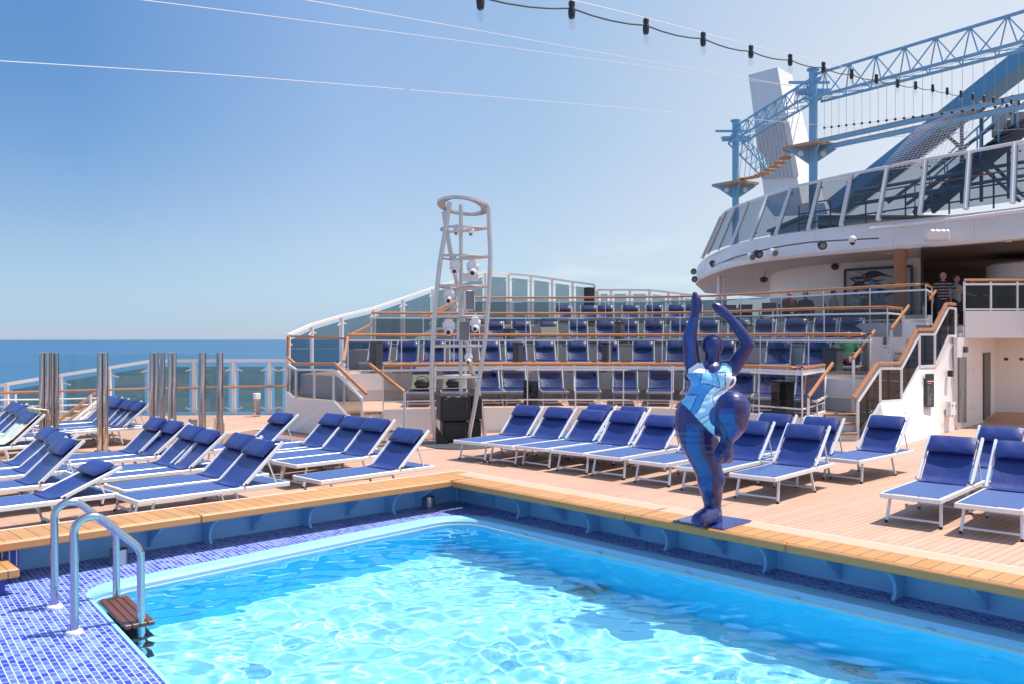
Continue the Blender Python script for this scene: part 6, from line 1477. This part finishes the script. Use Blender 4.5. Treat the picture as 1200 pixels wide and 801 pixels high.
def truss(p, q, name='truss', wdt=.62, hh=.75, n=8, r=.055):
    d_ = (q - p).normalized(); s_ = d_.cross(UP).normalized(); m = MB(); ch = [lambda t: p.lerp(q, t) + UP * hh * .5, lambda t: p.lerp(q, t) - UP * hh * .5 + s_ * wdt / 2, lambda t: p.lerp(q, t) - UP * hh * .5 - s_ * wdt / 2]
    for c in ch: m.tube([c(0), c(1)], r, 8)
    for i in range(n):
        a, b, c = i / n, (i + .5) / n, (i + 1) / n
        for k in (1, 2): m.tube([ch[k](a), ch[0](b)], r * .42, 6); m.tube([ch[0](b), ch[k](c)], r * .42, 6)
        m.tube([ch[1](a), ch[2](c)], r * .36, 6)
    return m.build(name, 'steel_blue', rc, smooth=True)
Pa, Pb, Pc_ = at(862, 158, ZA), at(953, 103, ZBp), at(1255, 18, 23.0)
truss(Pa, Pb, n=8, r=.05); truss(Pb, Pc_, n=8, hh=.95, wdt=.75, r=.055); truss(Pa, at(897, 196, 47), n=6, r=.045)
for px, yt, yb, Z, r in ((862, 142, 238, ZA, .15), (953, 82, 215, ZBp, .155)):
    m = MB(); p0, p1 = at(px, yb, Z), at(px, yt, Z); p0.z = ZF1; m.tube([p0, p1], r, 16); m.lathe(p1 - UP * .02, [(r * 1.5, 0), (r * 1.5, .06)], 16); m.build('post', 'steel_blue', rc, smooth=True)
    m = MB(); c = at(px, {862: 163, 953: 108}[px], Z); m.bar(c - RT * .6, c + RT * .6, .2, .2); m.bar(c - FW * .75 + UP * .3, c + FW * .75 + UP * .3, .10, .10); m.bar(c - RT * .7 - FW * .2, c + RT * .8 + FW * .3, .07, .07); m.bar(c - RT * .9 + UP * .35, c + RT * .6 + UP * .35, .09, .09); m.build('joint', 'steel_blue', rc)
# platforms with triangular brackets
for px, y, Z in ((862, 216, ZA), (951, 172, ZBp)):
    c = at(px, y, Z); k = 1.0
    m = MB(); poly = [c - RT * 1.0 + FW * .3, c - RT * .1 - FW * .9, c + RT * 1.0 - FW * .2, c + RT * .5 + FW * 1.0, c - RT * .6 + FW * .9]
    m.plate([p - UP * .0 for p in poly], .10, UP); m.build('platform', 'towel_beige' if False else mat('platform_wood', (0.42, 0.28, 0.19), .6, var=.2), rc)
    m = MB(); m.plate([c - RT * .95 - UP * .08, c + RT * .95 - UP * .08, c + RT * .1 - UP * .65, c - RT * .1 - UP * .65], .05); m.plate([c - FW * .8 - UP * .08, c + FW * .8 - UP * .08, c + FW * .1 - UP * .65, c - FW * .1 - UP * .65], .05); m.build('bracket', 'steel_blue', rc)
    m = MB()
    for dx in (-.42, .42): m.tube([c + RT * dx - UP * .27 - FW * .04, c + RT * dx - UP * .27 - FW * .06], .11, 14)
    m.build('round_mark', 'white_metal', rc, smooth=True)
# double beam walkway from platform to the right
a0, b0 = at(958, 166.5, ZBp), at(1203, 113, 25.0)
for o, mt_ in ((0, 'steel_blue'), (.28, 'steel_blue')):
    m = MB(); m.bar(a0 - UP * o, b0 - UP * o * 1.0, .14, .13); m.build('walk_beam', mt_, rc); m = MB(); m.bar(a0 - UP * (o - .08), b0 - UP * (o - .08), .10, .035); m.build('walk_plank', 'step_orange', rc)
# hanging ropes with knots under the big truss
m = MB(); 
for i in range(24):
    s_ = .06 + i / 24 * .90; t0 = Pb.lerp(Pc_, s_) - UP * .45; sag = .9 + 0.9 * math.sin(math.pi * min(1, s_ * 1.1)); b1 = t0 - UP * (1.55 + .9 * s_)
    m.tube([t0, b1], .006, 4); kn = MB(); kn.ball(b1.lerp(t0, .30), .050, n=6); kn.build('knot', 'black_plastic', rc)
    if i: m.tube([prevk, b1.lerp(t0, .30)], .006, 4); m.tube([prevt, t0], .008, 4); m.tube([prevb, b1], .006, 4)
    prevk, prevt, prevb = b1.lerp(t0, .30), t0, b1
m.build('rope', 'rope', rc)
m = MB(); dsk = MB()
for i in range(11):
    s_ = i / 10; top = Pa.lerp(Pb, .12 + .75 * s_) - UP * .4; bot = at(866 + 60 * s_, 211 - 30 * s_ + 8 * math.sin(math.pi * s_), lerp(ZA, ZBp, s_)); m.tube([top, bot], .012, 4)
    if i: m.tube([pbot, bot], .012, 4)
    pbot = bot
    if 0 < i < 10: dsk.lathe(bot, [(.22, 0), (.24, .03), (.22, .06)], 12)
m.build('rope', 'rope', rc)
dsk.build('stepping_disc', 'step_orange', rc, smooth=True)
# inclined box beam with black netting
q0, q1 = at(980, 243, 37.5), at(1240, 41, 29.0)
m = MB(); m.bar(q0, q1, .9, .62); m.build('inclined_beam', 'beam_blue', rc, bevel=.02)
m = MB(); d_ = (q1 - q0); sdv = d_.normalized().cross(UP).normalized(); upn = sdv.cross(d_.normalized())
for k in range(-5, 6): m.tube([q0 - upn * (.34) + sdv * k * .10 - FW * .06, q0.lerp(q1, .55) - upn * .34 + sdv * k * .10 - FW * .06], .008, 4)
for i in range(40): c = q0.lerp(q1, .55 * i / 40) - FW * .06 - upn * .34; m.tube([c - sdv * .5, c + sdv * .5], .008, 4)
for k in range(7): m.tube([q0 + upn * (-.33 + k * .11) - sdv * .47, q0.lerp(q1, .55) + upn * (-.33 + k * .11) - sdv * .47], .008, 4)
for i in range(40): c = q0.lerp(q1, .55 * i / 40) - sdv * .47; m.tube([c - upn * .34, c + upn * .38], .008, 4)
m.build('netting', 'black_plastic', rc)
# net curtain right of the beam
m = MB(); n_a, n_b, n_c, n_d = at(1030, 200, 29), at(1130, 190, 27), at(1145, 122, 26.5), at(1075, 150, 28)
for k in range(19): s_ = k / 18; m.tube([n_a.lerp(n_d, s_), n_b.lerp(n_c, s_)], .006, 4); m.tube([n_a.lerp(n_b, s_), n_d.lerp(n_c, s_)], .006, 4)
m.build('netting', 'pale_wire', rc)
# stair tower behind the windscreen: stringers, treads, struts
def strut(a, Za, b, Zb_, r=.06, mt_='dark_steel_blue', name='strut'):
    m = MB(); m.tube([at(*a, Za), at(*b, Zb_)], r, 8); m.build(name, mt_, rc, smooth=True)
for a, b in (((1040, 238), (1205, 118)), ((1062, 240), (1215, 132)), ((1010, 236), (1120, 150)), ((1070, 232), (1200, 140)), ((1195, 236), (1100, 150)), ((1150, 236), (1150, 120)), ((1127, 238), (1127, 130)), ((1182, 232), (1182, 140)), ((1000, 225), (1200, 190)), ((1000, 240), (1200, 206)), ((1150, 180), (1200, 230))): strut(a, 30.5, b, 28.5)
s0, s1 = at(1092, 246, 31), at(1215, 140, 27)
m = MB(); m.bar(s0, s1, .12, .32); m.bar(s0 + FW * 1.3, s1 + FW * 1.3, .12, .32); m.build('stair_stringer', 'dark_grey', rc)
for i in range(13):
    c = s0.lerp(s1, (i + .5) / 13) + UP * .12; m = MB(); m.bar(c, c + FW * 1.3, .34, .06); m.build('stair_tread', 'dark_grey', rc)
m = MB()
for sgn in (0, 1.3):
    m.tube([s0 + UP * 1.1 + FW * sgn, s1 + UP * 1.1 + FW * sgn], .035, 6)
    for i in range(7): c = s0.lerp(s1, i / 6) + FW * sgn; m.tube([c, c + UP * 1.1], .025, 6)
m.build('stair_railing', 'steel_blue', rc, smooth=True)
for px, y0_, y1_, Z in ((1174, 134, 160, 29), (1196, 134, 158, 29)):
    m = MB(); p = at(px, y1_, Z); hh = (y1_ - y0_) / FPX * Z; m.lathe(p, [(.30, 0), (.30, hh), (.26, hh + .02)], 18); m.build('drum', mat('drum_tan', (.36, .30, .25), .6, var=.1) if 'drum_tan' not in MATS else 'drum_tan', rc, smooth=True)
# dark deck house and machinery behind the grey windscreen
dh = thing('deck_house', 'low dark deck house with rails behind the grey windscreen', 'deck house', tuple(pz(1010, 34, ZF1)))
m = MB(); c = pz(1040, 38, ZF1); M = Matrix.Translation((c.x, c.y, 0)) @ Matrix(((RT.x, FW.x, 0), (RT.y, FW.y, 0), (0, 0, 1))).to_4x4(); m.box((-3.6, 0, ZF1 + .003), (9, 5, ZF1 + 1.35), M); m.build('wall', 'mid_grey', dh, bevel=.03)
m = MB(); m.box((-3.75, -.12, ZF1 + 1.353), (9.1, 5.1, ZF1 + 1.47), M); m.build('roof', 'dark_grey', dh)
m = MB(); m.box((9.01, .3, ZF1 + .003), (18, 5, ZF1 + 1.45), M); m.build('side_wall', 'mid_grey', dh, bevel=.03)
for i in range(5): m = MB(); m.box((-3.0 + i * 2.2, -.05, ZF1 + .45), (-1.8 + i * 2.2, -.002, ZF1 + 1.05), M); m.build('window', 'black_plastic', dh)
rr = thing('inner_railing', 'brown handrail and thin rails just inside the upper windscreen', 'railing', tuple(pz(1000, 31, ZF1)))
Pin = [p + FW * 1.0 for p in PB_[6:]]
for z, mt_ in ((1.05, 'varnish'), (.7, 'dark_grey'), (.35, 'dark_grey')):
    m = MB(); m.tube([up(p, ZF1 + z) for p in Pin], .028, 6); m.build('rail', mt_, rr, smooth=True)
for p in Pin: m = MB(); m.bar(up(p, ZF1), up(p, ZF1 + 1.05), .04, .04, FW); m.build('post', 'dark_grey', rr)
bpy.context.view_layer.update()
